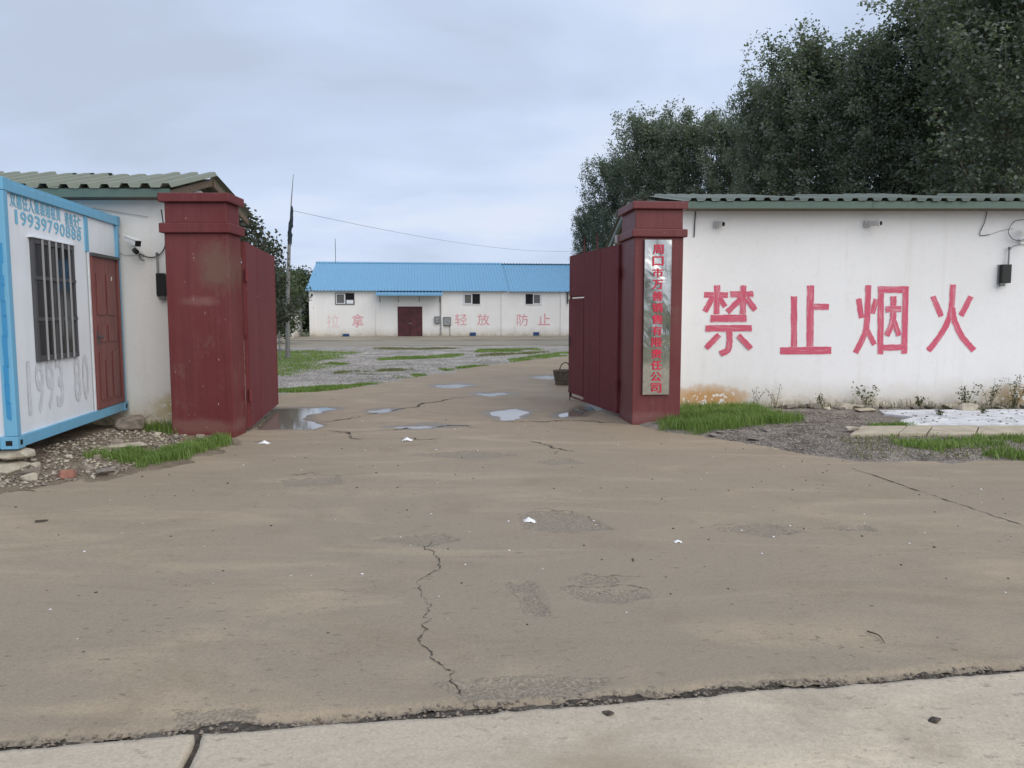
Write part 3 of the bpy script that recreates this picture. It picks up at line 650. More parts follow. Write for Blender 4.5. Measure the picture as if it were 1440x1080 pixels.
# rusty run under the painted character and stain marks
# apron in front of the warehouse
def apron_pt(s, d, z): return (-12.55 + s * math.cos(WA) + d * math.sin(WA), 48.0 + s * math.sin(WA) - d * math.cos(WA), z)
mb = MB()
for (d0, z0, d1, z1) in ((0.0, 0.13, 4.6, 0.05), (4.6, 0.0, 11.6, 0.035)):
    a, b, c, d = apron_pt(-1.5 if z1 > .04 else -9, d0, z0), apron_pt(24, d0, z0), apron_pt(24, d1, z1), apron_pt(-1.5 if z1 > .04 else -9, d1, z1)
    e, f, g, h = [(p[0], p[1], -0.09) for p in (a, b, c, d)]
    mb.add([a, b, c, d, e, f, g, h], [(0, 1, 2, 3), (3, 2, 6, 7), (0, 3, 7, 4), (1, 5, 6, 2)])
tag(mb.build('warehouse_apron', 'apron'), kind='structure')
mb = MB(); mb.tube([(1.05, 4.7, 4.9), (1.05, 4.7, 6.6)], 0.018, 6)
mb.build('roof_aerial', 'cable', wh)

# ================================================================== GATE PILLARS
def pillar(name, x0, x1, d, rz, loc, z_cap, z_neck, z_band, z_shaft, label):
    """front face on local y=0, body towards +y; local x across"""
    p = empty(name, loc, rz, label, 'gate pillar')
    w = x1 - x0
    MB().box(x0, x1, 0, d, -0.05, z_shaft).build('shaft', 'red_pillar', p, bevel=0.012)
    MB().box(x0 - 0.045, x1 + 0.045, -0.05, d + 0.045, z_shaft, z_band).build('band', 'red_pillar', p, bevel=0.012)
    MB().box(x0 + 0.01, x1 - 0.01, 0.005, d - 0.005, z_band, z_neck).build('neck', 'red_pillar', p, bevel=0.012)
    MB().box(x0 - 0.045, x1 + 0.045, -0.055, d + 0.05, z_neck, z_cap).build('cap', 'red_pillar', p, bevel=0.012)
    return p
pl_ = pillar('gate_pillar', -0.80, 0.0, 0.46, 0.0, (-3.57, 9.78, 0), 3.09, 2.98, 2.72, 2.60, 'red painted gate pillar on the left, with a faded scuffed front, beside the container')
pr_ = pillar('gate_pillar', 0.0, 0.70, 0.86, R(5), (1.72, 10.9, 0), 3.15, 3.045, 2.77, 2.66, 'red painted gate pillar carrying the tall steel name plate')
MB().box(-0.082, 0.07, 0.90, 0.912, 2.655, 2.775).build('bare_patch', 'pvc', pr_)
pr_.children[-1]['label'] = 'bare grey cement where the red paint is gone'

# ------------------------------------------------------------------ gate leaves
def gate_leaf(loc, far, h, z0, label, sheets):
    dx, dy = far[0] - loc[0], far[1] - loc[1]; L = math.hypot(dx, dy)
    e = empty('gate_leaf', (loc[0], loc[1], 0), math.atan2(dy, dx), label, 'gate')
    return e, L
gl, L = gate_leaf((-3.555, 10.30), (-4.0, 12.97), 2.5, 0.05, 'red sheet metal gate leaf hung on the left pillar, standing open', 3)
TH = 0.045
xs_ = [0.0, 0.88, 1.82, L]
for i in range(3):
    MB().box(xs_[i] + 0.004, xs_[i + 1] - 0.004, -0.022 - 0.004 * (i % 2), -0.016 - 0.004 * (i % 2), 0.06, 2.53).build('sheet_panel', 'red_gate', gl)
for (a, b, c, d) in ((0.0, L, 0.05, 0.11), (0.0, L, 2.48, 2.545), (0.0, L, 1.25, 1.31)): MB().box(a, b, -0.015, 0.035, c, d).build('rail', 'red_gate', gl)
for a in (0.0, 0.86, 1.80, L - 0.05): MB().box(a, a + 0.05, -0.014, 0.034, 0.111, 2.479).build('stile', 'red_gate', gl)
MB().box(L - 0.012, L + 0.004, -0.03, 0.036, 0.05, 2.55).build('edge_strip', 'red_gate', gl)
for z in (0.5, 2.1): MB().tube([(-0.03, -0.03, z - 0.08), (-0.03, -0.03, z + 0.08)], 0.024, 8).build('hinge', 'red_gate', gl)
gr, L2 = gate_leaf((1.63, 11.72), (1.075, 14.14), 2.62, 0.05, 'red sheet metal gate leaf with a wicket door and two spear finials', 3)
# local +y is the side away from the drive; the drive side (towards the camera) is +y rotated: use both faces
W0_ = 1.62
SI = 1
for (a, b, o) in ((0.0, 0.80, 0.018), (0.80, W0_, 0.022)):
    MB().box(a + 0.003, b - 0.003, o, o + 0.006, 0.07, 2.60).build('sheet_panel', 'red_gate', gr)
    MB().box(a + 0.003, b - 0.003, -o - 0.006, -o, 0.07, 2.60).build('sheet_panel', 'red_gate', gr)
for (a, b, c, d) in ((0.0, L2, 2.575, 2.63), (0.0, W0_ + 0.04, 0.06, 0.11), (W0_, L2, 1.88, 1.93), (0, W0_, 1.2, 1.25)): MB().box(a, b, -0.017, 0.017, c, d).build('rail', 'red_gate', gr)
MB().box(W0_ + 0.04, L2, -0.014, 0.014, 0.055, 0.075).build('threshold_bar', 'red_gate', gr)
for a in (0.0, 0.78, W0_ - 0.01, L2 - 0.045): MB().box(a, a + 0.045, -0.0165, 0.0165, 0.08 if a < W0_ - 0.1 else 0.05, 2.575).build('stile', 'red_gate', gr)
MB().box(W0_ + 0.012, L2 - 0.002, -0.026, 0.026, 1.905, 2.60).build('upper_panel', 'red_gate', gr)
wk = MB().box(W0_ + 0.02, L2 + 0.004, -0.032, 0.032, 0.14, 1.855).build('wicket_door', 'red_gate', gr)
MB().box(W0_ + 0.022, L2, -0.038, 0.038, 1.80, 1.85).build('wicket_rail', 'red_gate', wk)
MB().box(W0_ + 0.022, L2, -0.038, 0.038, 0.145, 0.195).build('wicket_rail', 'red_gate', wk)
MB().tube([(L2 - 0.1, 0.055, 1.0), (L2 - 0.1, 0.055, 1.18)], 0.012, 6).tube([(L2 - 0.1, 0.03, 1.02), (L2 - 0.1, 0.06, 1.02)], 0.01, 6).tube([(L2 - 0.1, 0.03, 1.16), (L2 - 0.1, 0.06, 1.16)], 0.01, 6).build('handle', 'frame_grey', wk)
MB().tube([(L2 - 0.07, 0.03, 0.30), (L2 - 0.07, 0.03, 0.012)], 0.010, 6).build('drop_bolt', 'frame_grey', gr)
for a in (1.05, 1.72):
    f = MB(); f.tube([(a, 0, 2.60), (a, 0, 2.80)], 0.010, 6)
    f.add([(a - 0.035, 0, 2.80), (a, -0.012, 2.80), (a + 0.035, 0, 2.80), (a, 0.012, 2.80), (a, 0, 2.93), (a, 0, 2.76)], [(0, 1, 4), (1, 2, 4), (2, 3, 4), (3, 0, 4), (1, 0, 5), (2, 1, 5), (3, 2, 5), (0, 3, 5)])
    f.build('spear_finial', 'red_gate', gr)
for z in (0.5, 2.2): MB().tube([(-0.02, 0.03, z - 0.08), (-0.02, 0.03, z + 0.08)], 0.022, 8).build('hinge', 'red_gate', gr)

# ------------------------------------------------------------------ name plate
sg = empty('name_plate', (1.72 + 0.135, 10.9 - 0.02 + 0.012, 0), R(5), 'tall mirror steel name plate with red characters on the right gate pillar', 'sign')
SW, S0, S1 = 0.385, 0.44, 2.62
nx_, nz_ = 8, 36
gx, gz = np.meshgrid(np.linspace(0, SW, nx_), np.linspace(S0, S1, nz_))
inner = ((gx > 0.01) & (gx < SW - 0.01) & (gz > S0 + 0.01) & (gz < S1 - 0.01))
gy = -0.022 + (fnoise(gx * 1.0, gz, 3.2, 60, 3) - 0.5) * 0.010 * inner
np_mesh('plate', np.stack([gx, gy, gz], -1).reshape(-1, 3), grid_faces(nz_, nx_), 'steel', sg, smooth=True)
MB().box(0.001, SW - 0.001, -0.016, 0.0, S0 + 0.001, S1 - 0.001).build('back_tray', 'galv', sg)
for x in (0.0, SW - 0.006): MB().box(x, x + 0.006, -0.0265, 0.0, S0 - 0.002, S1 + 0.002).build('rim', 'steel', sg)
txt = '周口市万善销售有限责任公司'
for i, ch in enumerate(txt):
    z = 2.485 - i * (2.485 - 0.535) / 12
    put_glyph('character', ch, 0.150, 0.130, (SW / 2, -0.0315, z), (1, 0, 0), 'sign_red', sg, 0.028)

# ================================================================== LEFT BUILDING
def roof_slope(root, x0, x1, ya, za, yb, zb, w, pitch, h, mat, seed, ovl=0.06):
    r = random.Random(seed); x = x0; k = 0
    while x < x1 - 0.05:
        xe = min(x + w + ovl, x1)
        o = corrugated('roof_sheet', x, xe, ya + r.uniform(-0.015, 0.015), za + 0.008 * (k % 2) + r.uniform(0, 0.006), yb + r.uniform(-0.05, 0.05), zb + 0.008 * (k % 2) + r.uniform(-0.02, 0.03), pitch, h, mat, root)
        x += w; k += 1
lb = empty('gatehouse', (-8, 10.65, 0), 0, 'white gatehouse with a green corrugated roof behind the container', 'building')
LX0, LX1 = -6.0, 3.25
mb = MB(); mb.prism([(0, -0.05), (2.6, -0.05), (2.6, 3.12), (1.3, 3.46), (0, 3.14)], 'x', LX0, LX1)
mb.build('wall', 'plaster_left', lb)
MB().box(3.50, 3.95, -0.40, 0.3, -0.05, 2.95).build('return_wall', 'plaster_left', lb)
MB().box(3.254, 3.30, 0.15, 2.4, 3.02, 3.16).build('tie_beam', 'timber', lb)
MB().box(3.256, 3.38, 0.55, 0.95, 3.165, 3.33).build('packing_block', 'plaster_left', lb)
roof_slope(lb, LX0 - 0.2, 3.52, -0.36, 3.235, 1.28, 3.66, 0.81, 0.27, 0.055, 'green_roof', 3)
roof_slope(lb, LX0 - 0.2, 3.50, 2.95, 3.235, 1.32, 3.65, 0.81, 0.27, 0.055, 'green_roof', 4)
for a, b in ((LX0 - 0.2, -1.3), (-1.295, 3.48)): MB().box(a, b, -0.33, -0.30, 3.125, 3.232).build('fascia', 'green_fascia', lb)
MB().box(LX0 - 0.2, 3.46, -0.30, 0.0, 3.13, 3.15).build('soffit', 'timber', lb)
for (y0, z0, y1, z1) in ((-0.28, 3.165, 1.26, 3.58), (2.85, 3.165, 1.34, 3.58)):
    MB().prism([(y0, z0 - 0.05), (y1, z1 - 0.06), (y1, z1 + 0.04), (y0, z0 + 0.045)], 'x', 3.40, 3.44).build('verge_rafter', 'timber', lb)
# ================================================================== RIGHT BUILDING
rb = empty('lodge', (2.66, 12.6, 0), 0, 'long white building with large pink characters and a green corrugated roof', 'building')
RX1 = 12.5
mb = MB(); mb.prism([(0, -0.05), (5.6, -0.05), (5.6, 3.2), (2.8, 3.72), (0, 3.24)], 'x', 0, RX1)
mb.build('wall', 'plaster_right', rb)
MB().box(-0.62, -0.12, -0.84, 0.3, -0.05, 2.95).build('return_wall', 'plaster_right', rb)
roof_slope(rb, 0.02, RX1 + 0.3, -0.37, 3.345, 2.75, 3.86, 0.92, 0.23, 0.045, 'green_roof', 5)
roof_slope(rb, -0.42, RX1 + 0.3, 6.0, 3.20, 2.82, 3.84, 0.92, 0.23, 0.045, 'green_roof', 6)
for a, b in ((0.06, 3.0), (3.005, RX1 + 0.3)): MB().box(a, b, -0.345, -0.31, 3.235, 3.342).build('fascia', 'green_fascia', rb)
MB().box(0.0, RX1 + 0.2, -0.31, 0.0, 3.238, 3.258).build('soffit', 'timber', rb)
for (y0, z0, y1, z1, x) in ((-0.30, 3.26, 2.72, 3.77, -0.02), (5.95, 3.12, 2.85, 3.75, -0.38)):
    MB().prism([(y0, z0 - 0.05), (y1, z1 - 0.06), (y1, z1 + 0.04), (y0, z0 + 0.045)], 'x', x, x + 0.05).build('verge_rafter', 'green_fascia', rb)
# big characters, brush strokes measured on the wall (x along the wall, z up)
def wall_pt(u, v):      # tracing coordinates -> wall metres
    x = (u - 720) / 1080; y = -(v - 540) / 1080
    dy = math.cos(PITCH) + y * math.sin(PITCH); dz = -math.sin(PITCH) + y * math.cos(PITCH); t = 12.6 / dy
    return x * t - 2.66, CAM_H + dz * t
def brush(strokes, ox, oy, k, idx):
    VV, FF, AC, AL = [], [], [], []; r = random.Random(idx)
    for si, (pts, w) in enumerate(strokes):
        P = [Vector(wall_pt(ox + a / k, oy + b / k)) for a, b in pts]
        if len(P) > 2:
            P = [Vector((q.x, q.y)) for q in bez([(p.x, p.y, 0) for p in P], 8)]
        else:
            P = [P[0].lerp(P[1], i / 10) for i in range(11)]
        hw = w / k * 0.01195 / 2; n = len(P); NA = 7; along = 0.0
        yy = -0.003 - 0.0007 * si; o = len(VV)
        for i in range(n):
            d = (P[min(i + 1, n - 1)] - P[max(i - 1, 0)]).normalized(); q = Vector((-d.y, d.x))
            if i: along += (P[i] - P[i - 1]).length
            el, er = hw + r.uniform(-1, 1) * 0.004, hw + r.uniform(-1, 1) * 0.004
            for j in range(NA):
                f = j / (NA - 1) * 2 - 1; c = P[i] + q * (f * (er if f > 0 else el)) + (d * r.uniform(-0.006, 0.006) if i in (0, n - 1) else d * 0)
                VV.append((c.x, yy, c.y)); AC.append(f); AL.append(along + si * 3.7 + idx * 11)
        FF += [(o + i * NA + j, o + i * NA + j + 1, o + (i + 1) * NA + j + 1, o + (i + 1) * NA + j) for i in range(n - 1) for j in range(NA - 1)]
    return np_mesh('painted_character', np.array(VV), np.array(FF), 'pink_paint', rb, attrs={'across': ('POINT', np.array(AC)), 'along': ('POINT', np.array(AL))})
S = lambda w, *p: (p, w)
k5, k6 = 1440 / 230, 1440 / 220
brush([S(52, (62, 218), (275, 218)), S(54, (178, 132), (172, 388)), S(50, (140, 235), (70, 365)), S(47, (200, 245), (250, 322)),
       S(52, (295, 212), (497, 210)), S(52, (410, 132), (403, 385)), S(50, (388, 248), (268, 370)), S(50, (438, 248), (515, 350)),
       S(63, (120, 425), (438, 422)), S(56, (75, 512), (482, 510)), S(54, (285, 530), (286, 640), (268, 705), (205, 735)), S(50, (195, 568), (80, 685)), S(50, (362, 575), (475, 690))], 980, 380, k5, 1)
brush([S(54, (855, 230), (855, 690)), S(62, (1000, 132), (995, 690)), S(54, (1020, 322), (1163, 322)), S(66, (733, 710), (1183, 705))], 980, 380, k5, 2)
brush([S(52, (178, 262), (205, 440)), S(47, (340, 265), (305, 400)), S(55, (268, 138), (262, 330), (242, 560), (150, 762)), S(47, (258, 555), (325, 685)),
       S(55, (385, 150), (378, 772)), S(60, (362, 178), (640, 178)), S(55, (612, 172), (598, 768)), S(55, (400, 712), (600, 708)),
       S(55, (500, 240), (498, 400), (484, 500), (435, 603)), S(56, (425, 360), (570, 355)), S(47, (505, 470), (550, 602))], 1180, 380, k6, 3)
brush([S(52, (862, 240), (940, 425)), S(54, (1212, 240), (1120, 420)), S(55, (1047, 130), (1035, 330), (1000, 470), (930, 600), (820, 740)), S(55, (1038, 345), (1062, 470), (1130, 610), (1240, 740))], 1180, 380, k6, 4)

# ------------------------------------------------------------------ wall fittings
def pipe_stub(x, z, long, label):
    e = empty('pipe_stub', (x, 12.6, z), 0, label, 'pipe', 'pipe stubs on the wall with the pink characters')
    MB().box(-0.055, 0.035, -0.05, 0.0, -0.055, 0.055).build('wall_box', 'pvc', e, bevel=0.008)
    d = Vector((0.55, -0.80, -0.05)).normalized(); a = Vector((-0.01, -0.04, 0)); b = a + d * long
    MB().tube([a, b], 0.042, 14).build('pipe', 'pvc', e, smooth=False)
    MB().tube([b - d * 0.035, b + d * 0.004], 0.050, 14).build('collar', 'pvc', e)
    MB().tube([b + d * 0.003, b + d * 0.006], 0.037, 14).build('opening', 'dark_inside', e)
pipe_stub(3.31, 3.02, 0.13, 'short white plastic pipe stub above the first pink character')
pipe_stub(5.74, 3.03, 0.22, 'longer white plastic pipe stub above the third pink character')
def cctv(loc, aim, label, wall_y):
    """bullet camera on a wall bracket; loc = centre of the body, aim = viewing direction"""
    e = empty('security_camera', (loc[0], wall_y, loc[2]), 0, label, 'camera')
    o = Vector((0, loc[1] - wall_y, 0)); d = Vector(aim).normalized(); s = d.cross(Vector((0, 0, 1))).normalized(); u = s.cross(d)
    def bx(a0, a1, s0, s1, u0, u1):
        return MB().add([o + d * a + s * b + u * c for c in (u0, u1) for b in (s0, s1) for a in (a0, a1)], [(0, 2, 3, 1), (4, 5, 7, 6), (0, 1, 5, 4), (2, 6, 7, 3), (0, 4, 6, 2), (1, 3, 7, 5)])
    bx(-0.15, 0.12, -0.045, 0.045, -0.04, 0.04).build('body', 'white_plastic', e, bevel=0.018)
    bx(-0.16, 0.15, -0.055, 0.055, 0.042, 0.052).build('hood', 'white_plastic', e, bevel=0.004)
    bx(0.121, 0.128, -0.040, 0.040, -0.036, 0.036).build('front_plate', 'black_plastic', e)
    MB().tube([o + d * 0.128, o + d * 0.136], 0.022, 12).build('lens', 'glass', e)
    MB().tube([o + d * 0.02 - u * 0.04, o + d * 0.0 - u * 0.09, Vector((0, -0.02, -0.14))], 0.017, 8).build('arm', 'white_plastic', e)
    MB().tube([o + d * 0.06 - u * 0.10, o + d * 0.12 - u * 0.115], 0.034, 12).build('lamp', 'black_plastic', e)
    MB().tube([o + d * 0.03 - u * 0.05, o + d * 0.07 - u * 0.10], 0.02, 8).build('lamp_neck', 'white_plastic', e)
    MB().tube([(0, 0.0, -0.14), (0, -0.03, -0.14)], 0.045, 12).build('mount', 'white_plastic', e)
    return e
c1 = cctv((-5.08, 10.42, 2.55), (0.80, -0.52, -0.27), 'white security camera on the gatehouse wall between container and pillar', 10.65)
c2 = cctv((8.24, 12.36, 2.90), (-0.30, -0.92, -0.16), 'white security camera with a cable loop above the black box', 12.6)
def wallbox(loc, w, h, label):
    e = empty('wall_box', loc, 0, label, 'box')
    MB().box(-w / 2, w / 2, -0.10, -0.02, 0, h).build('case', 'black_plastic', e, bevel=0.01)
    MB().box(-w / 2 - 0.02, -w / 2 + 0.03, -0.03, 0.0, -0.01, h * 1.0).build('bracket', 'galv', e)
    MB().tube([(w / 2 - 0.03 if loc[0] > 0 else -w / 2 + 0.01, -0.05, h), (w / 2 - 0.03 if loc[0] > 0 else -w / 2 + 0.01, -0.05, h + 0.24)], 0.014, 8).build('stand_pipe', 'galv', e)
    MB().tube([(w / 2 - 0.03 if loc[0] > 0 else -w / 2 + 0.01, -0.05, h + 0.235), (w / 2 - 0.03 if loc[0] > 0 else -w / 2 + 0.01, -0.05, h + 0.28)], 0.02, 8).build('pipe_cap', 'box_grey', e)
    MB().box(-w / 2 - 0.01 + (0.05 if loc[0] < 0 else 0), -w / 2 + 0.06 + (0.05 if loc[0] < 0 else 0), -0.09, -0.04, -0.05, 0.0).build('cable_gland', 'box_grey', e)
wallbox((-4.80, 10.65, 1.83), 0.11, 0.31, 'narrow black box with a stand pipe on the gatehouse wall beside the red pillar')
wallbox((7.985, 12.6, 2.08), 0.15, 0.30, 'black box with a stand pipe on the white wall right of the pink characters')
def cable(pts, label, mat='cable', r=0.006):
    o = MB().tube(bez(pts, 8), r, 6).build('cable', mat); return tag(o, label, 'cable')
cable([(7.66, 12.585, 3.23), (7.62, 12.575, 3.05), (7.56, 12.582, 2.86), (7.72, 12.58, 2.86)], 'black cable hanging from the eave left of the wall camera')
cable([(7.72, 12.585, 2.86), (7.9, 12.584, 2.92), (8.1, 12.584, 2.96)], 'thin grey cable running up to the wall camera', 'cable_grey', 0.004)
cable([(8.26, 12.58, 3.10), (8.10, 12.56, 3.07), (8.0, 12.55, 2.92), (8.06, 12.55, 2.80), (8.2, 12.57, 2.76), (8.5, 12.58, 2.74)], 'black cable looped round the camera above the black box', 'cable', 0.005)
cable([(8.05, 12.56, 2.62), (8.12, 12.57, 2.68), (8.3, 12.58, 2.70), (8.9, 12.585, 2.71)], 'black cable leaving the stand pipe on the white wall', 'cable', 0.004)
cable([(2.96, 12.585, 3.23), (2.95, 12.58, 3.05), (2.945, 12.582, 2.82)], 'short black cable hanging from the eave beside the name plate pillar', 'cable', 0.009)
cable([(-5.35, 10.63, 2.66), (-5.40, 10.62, 2.52), (-5.33, 10.62, 2.40), (-5.1, 10.62, 2.385)], 'thin cable looping below the gatehouse camera', 'cable_grey', 0.004)
cable([(-5.09, 10.60, 2.41), (-4.98, 10.62, 2.36), (-4.86, 10.62, 2.37), (-4.76, 10.62, 2.46), (-4.73, 10.62, 2.60), (-4.75, 10.62, 2.80), (-4.77, 10.62, 3.0)], 'thick black cable from the gatehouse camera up beside the red pillar', 'cable', 0.008)
cable([(-5.09, 10.60, 2.41), (-5.08, 10.61, 2.34), (-5.03, 10.62, 2.31)], 'black cable tail hanging under the gatehouse camera mount', 'cable', 0.006)
cable([(-6.2, 10.62, 3.07), (-5.6, 10.61, 3.0), (-4.95, 10.62, 2.9)], 'slack thin wire on the gatehouse wall under the green eave', 'cable_grey', 0.004)
# conduit of the sign pillar
# ================================================================== CONTAINER CABIN
A0 = (-4.87, 7.47); ANG = math.atan2(3.02, -0.45)
ct = empty('container_cabin', (A0[0], A0[1], 0), ANG, 'white site cabin with a blue steel frame, barred window and red door, raised on stones', 'container')
CL, CW, CZ0, CZ1 = 3.09, 6.0, 0.27, 2.89   # local x along the visible face, local y into the cabin
MB().box(0.05, CL - 0.05, 0.03, CW - 0.03, CZ0 + 0.06, CZ1 - 0.03).build('side_panel', 'panel_white', ct)
MB().box(0.0, CL, 0.0, CW, CZ1 - 0.028, CZ1 + 0.0).build('roof', 'blue_frame', ct)
MB().box(0.14, CL - 0.075, -0.006, 0.10, CZ1 - 0.115, CZ1 - 0.0285).build('top_rail', 'blue_frame', ct, bevel=0.006)
MB().box(-0.006, 0.10, 0.14, CW - 0.14, CZ1 - 0.115, CZ1 - 0.0285).build('top_rail', 'blue_frame', ct, bevel=0.006)
MB().box(0.14, CL - 0.075, -0.004, 0.10, CZ0, CZ0 + 0.115).build('bottom_rail', 'blue_frame', ct, bevel=0.006)
MB().box(-0.004, 0.10, 0.14, CW - 0.14, CZ0, CZ0 + 0.115).build('bottom_rail', 'blue_frame', ct, bevel=0.006)
post = MB().box(-0.012, 0.075, -0.012, 0.105, CZ0 + 0.12, CZ1 - 0.12).build('corner_post', 'blue_frame', ct, bevel=0.008)
r_ = random.Random(5); mb = MB(); z = 0.55
while z < 2.2:
    h_ = r_.uniform(0.10, 0.22); a = r_.uniform(0.0, 0.02)
    mb.add([(-0.016, 0.015 + a, z), (-0.016, 0.058 + a * 0.8, z + 0.02), (-0.016, 0.060 + a * 0.9, z + h_ * 1.05), (-0.016, 0.018 + a * 0.6, z + h_)], [(0, 1, 2, 3)]); z += h_ * 0.93
mb.build('fresh_paint', 'blue_dark', post)['label'] = 'darker fresh blue paint dabbed on the corner post'
for (x, y) in ((-0.016, -0.016), (CL - 0.10, -0.016)):
    c = MB().box(x, x + 0.155, y, y + 0.16, CZ0 - 0.005, CZ0 + 0.118).build('corner_casting', 'blue_frame', ct, bevel=0.006)
    MB().box(x + 0.05, x + 0.10, y - 0.002, y + 0.004, CZ0 + 0.03, CZ0 + 0.08).build('slot', 'dark_inside', c)
    MB().box(x - 0.002, x + 0.004, y + 0.05, y + 0.11, CZ0 + 0.03, CZ0 + 0.08).build('slot', 'dark_inside', c)
    MB().box(x, x + 0.155, y, y + 0.16, CZ1 - 0.118, CZ1 + 0.006).build('corner_casting', 'blue_frame', ct, bevel=0.006)
MB().box(CL - 0.065, CL + 0.006, -0.010, 0.10, CZ0 + 0.12, CZ1 - 0.12).build('corner_post', 'blue_frame', ct, bevel=0.006)
MB().box(2.0, 2.10, 0.014, 0.05, 2.345, CZ1 - 0.117).build('blue_strip', 'blue_frame', ct)
MB().box(2.02, 2.035, 0.020, 0.05, 0.39, 2.343).build('panel_joint', 'bar_grey', ct)
MB().box(2.055, 2.085, 0.010, 0.05, 0.385, 2.343).build('door_jamb', 'upvc', ct)
# window
wz0, wz1, wx0, wx1 = 1.115, 2.355, 0.585, 1.58
w = MB().box(wx0, wx1, 0.022, 0.032, wz0, wz1).build('window', 'glass', ct)
fm = MB(); fm.box(wx0 - 0.02, wx1 + 0.02, -0.004, 0.03, wz0 - 0.025, wz0 + 0.035).box(wx0 - 0.02, wx1 + 0.02, -0.004, 0.03, wz1 - 0.035, wz1 + 0.02).box(wx0 - 0.02, wx0 + 0.03, -0.003, 0.03, wz0 + 0.035, wz1 - 0.035).box(wx1 - 0.03, wx1 + 0.02, -0.003, 0.03, wz0 + 0.035, wz1 - 0.035)
fm.build('window_frame', 'frame_grey', w)
MB().box((wx0 + wx1) / 2 - 0.03, (wx0 + wx1) / 2 + 0.03, 0.012, 0.024, wz0 + 0.035, wz1 - 0.035).build('mullion', 'frame_grey', w)
for i in range(5):
    x = wx0 + (wx1 - wx0) * (i + 1) / 6.0; MB().box(x - 0.0065, x + 0.0065, -0.028, -0.012, wz0 - 0.02, wz1 + 0.015).build('bar', 'bar_grey', w)
for z in (wz0 + 0.42, wz0 + 0.85): MB().box(wx0 - 0.015, wx1 + 0.015, -0.012, -0.004, z - 0.018, z + 0.018).build('cross_bar', 'frame_grey', w)
MB().box(wx0 - 0.06, wx1 + 0.08, -0.02, 0.03, wz1 + 0.022, wz1 + 0.034).build('drip_strip', 'panel_white', w)
# door with pressed panels
dx0, dx1, dz0, dz1 = 2.10, 3.02, 0.392, 2.30
dr = MB().box(dx0, dx1, 0.004, 0.05, 0.388, dz1).build('door', 'door_brown', ct)
MB().box(dx0 - 0.012, dx1 + 0.0, -0.03, 0.05, dz1 + 0.001, dz1 + 0.04).build('door_head', 'frame_grey', dr)
fr = MB(); fr.box(dx0, dx0 + 0.05, -0.010, 0.003, dz0, dz1).box(dx1 - 0.06, dx1, -0.016, 0.003, dz0, dz1).box(dx0 + 0.05, dx1 - 0.06, -0.009, 0.003, dz0, dz0 + 0.07)
fr.build('door_frame', 'door_brown', dr)
for (a, b, c, d) in ((0.13, 0.40, 1.62, 2.15), (0.47, 0.74, 1.62, 2.15), (0.13, 0.40, 1.28, 1.50), (0.47, 0.74, 1.28, 1.50), (0.13, 0.26, 0.55, 1.15), (0.33, 0.50, 0.55, 1.05), (0.57, 0.74, 0.55, 1.15)):
    MB().box(dx0 + a, dx0 + b, -0.008, 0.002, c - 0.05, d - 0.05).build('pressed_panel', 'door_brown', dr, bevel=0.006)
MB().tube([(dx0 + 0.07, -0.045, 1.30), (dx0 + 0.19, -0.045, 1.30)], 0.011, 8).tube([(dx0 + 0.08, 0.0, 1.30), (dx0 + 0.08, -0.05, 1.30)], 0.013, 8).build('handle', 'frame_grey', dr)
MB().box(dx0 + 0.055, dx0 + 0.10, -0.012, -0.004, 1.20, 1.38).build('lock_plate', 'frame_grey', dr)
MB().box(dx0 + 0.62, dx0 + 0.635, -0.014, -0.009, 2.02, 2.07).build('paper_scrap', 'paper', dr)
# printed text on the upper panel
put_line = [('双惠住人集装箱租赁', 0.20, 1.36, 2.725, 0.160), ('销售天仁', 1.46, 1.93, 2.675, 0.150)]
for s_, a, b, zc, hh in put_line:
    wch = (b - a) / len(s_)
    for i, ch in enumerate(s_): put_glyph('character', ch, wch * 0.86, hh, (a + wch * (i + 0.5), 0.0265, zc - 0.02 * (i / 9)), (1, 0, 0), 'blue_text', ct, 0.022)
num = '19939790888'; a, b = 0.24, 1.92; wch = (b - a) / len(num)
for i, ch in enumerate(num): put_glyph('digit', ch, wch * (0.34 if ch == '1' else 0.80), 0.135, (a + wch * (i + 0.5), 0.0265, 2.555 - 0.03 * i / 10), (1, 0, 0), 'blue_text', ct, 0.022)
# grey overpainted graffiti on the lower panel
num = '1993 80'; a, b = 0.26, 1.95; wch = (b - a) / len(num)
for i, ch in enumerate(num):
    if ch != ' ': put_glyph('overpainted_mark', ch, wch * (0.28 if ch == '1' else 0.75), 0.52, (a + wch * (i + 0.5), 0.027, 0.83), (1, 0, 0), 'overspray', ct, 0.035)
# ================================================================== STONES AND RUBBLE
def rock(name, size, seed, mat, loc, rz=0, flat=1.0, parent=None, n=22):
    r = np.random.default_rng(seed); bm = bmesh.new()
    p = r.normal(size=(n, 3)); p /= np.linalg.norm(p, axis=1)[:, None]; p = np.sign(p) * np.abs(p) ** 0.7
    for q in p * np.array(size) * 0.5 * r.uniform(0.8, 1.0, (n, 1)): bm.verts.new(q)
    res = bmesh.ops.convex_hull(bm, input=bm.verts)
    bmesh.ops.delete(bm, geom=[v for v in bm.verts if not v.link_faces], context='VERTS')
    bmesh.ops.bevel(bm, geom=list(bm.edges), offset=min(size) * 0.05, segments=1, affect='EDGES')
    me = bpy.data.meshes.new(name); bm.to_mesh(me); bm.free()
    o = link(name, me, mat, parent); o.location = loc; o.rotation_euler = (0, 0, rz); return o
tag(rock('stone_block', (0.44, 0.34, 0.135), 1, 'stone_pale', (-5.02, 7.60, 0.195), 0.15, n=34), 'flat pale stone block directly under the container corner', 'stone')
tag(rock('stone_block', (0.58, 0.42, 0.15), 2, 'stone_pale', (-5.10, 7.57, 0.06), -0.1, n=34), 'wider pale stone slab, lower of the two under the container corner', 'stone')
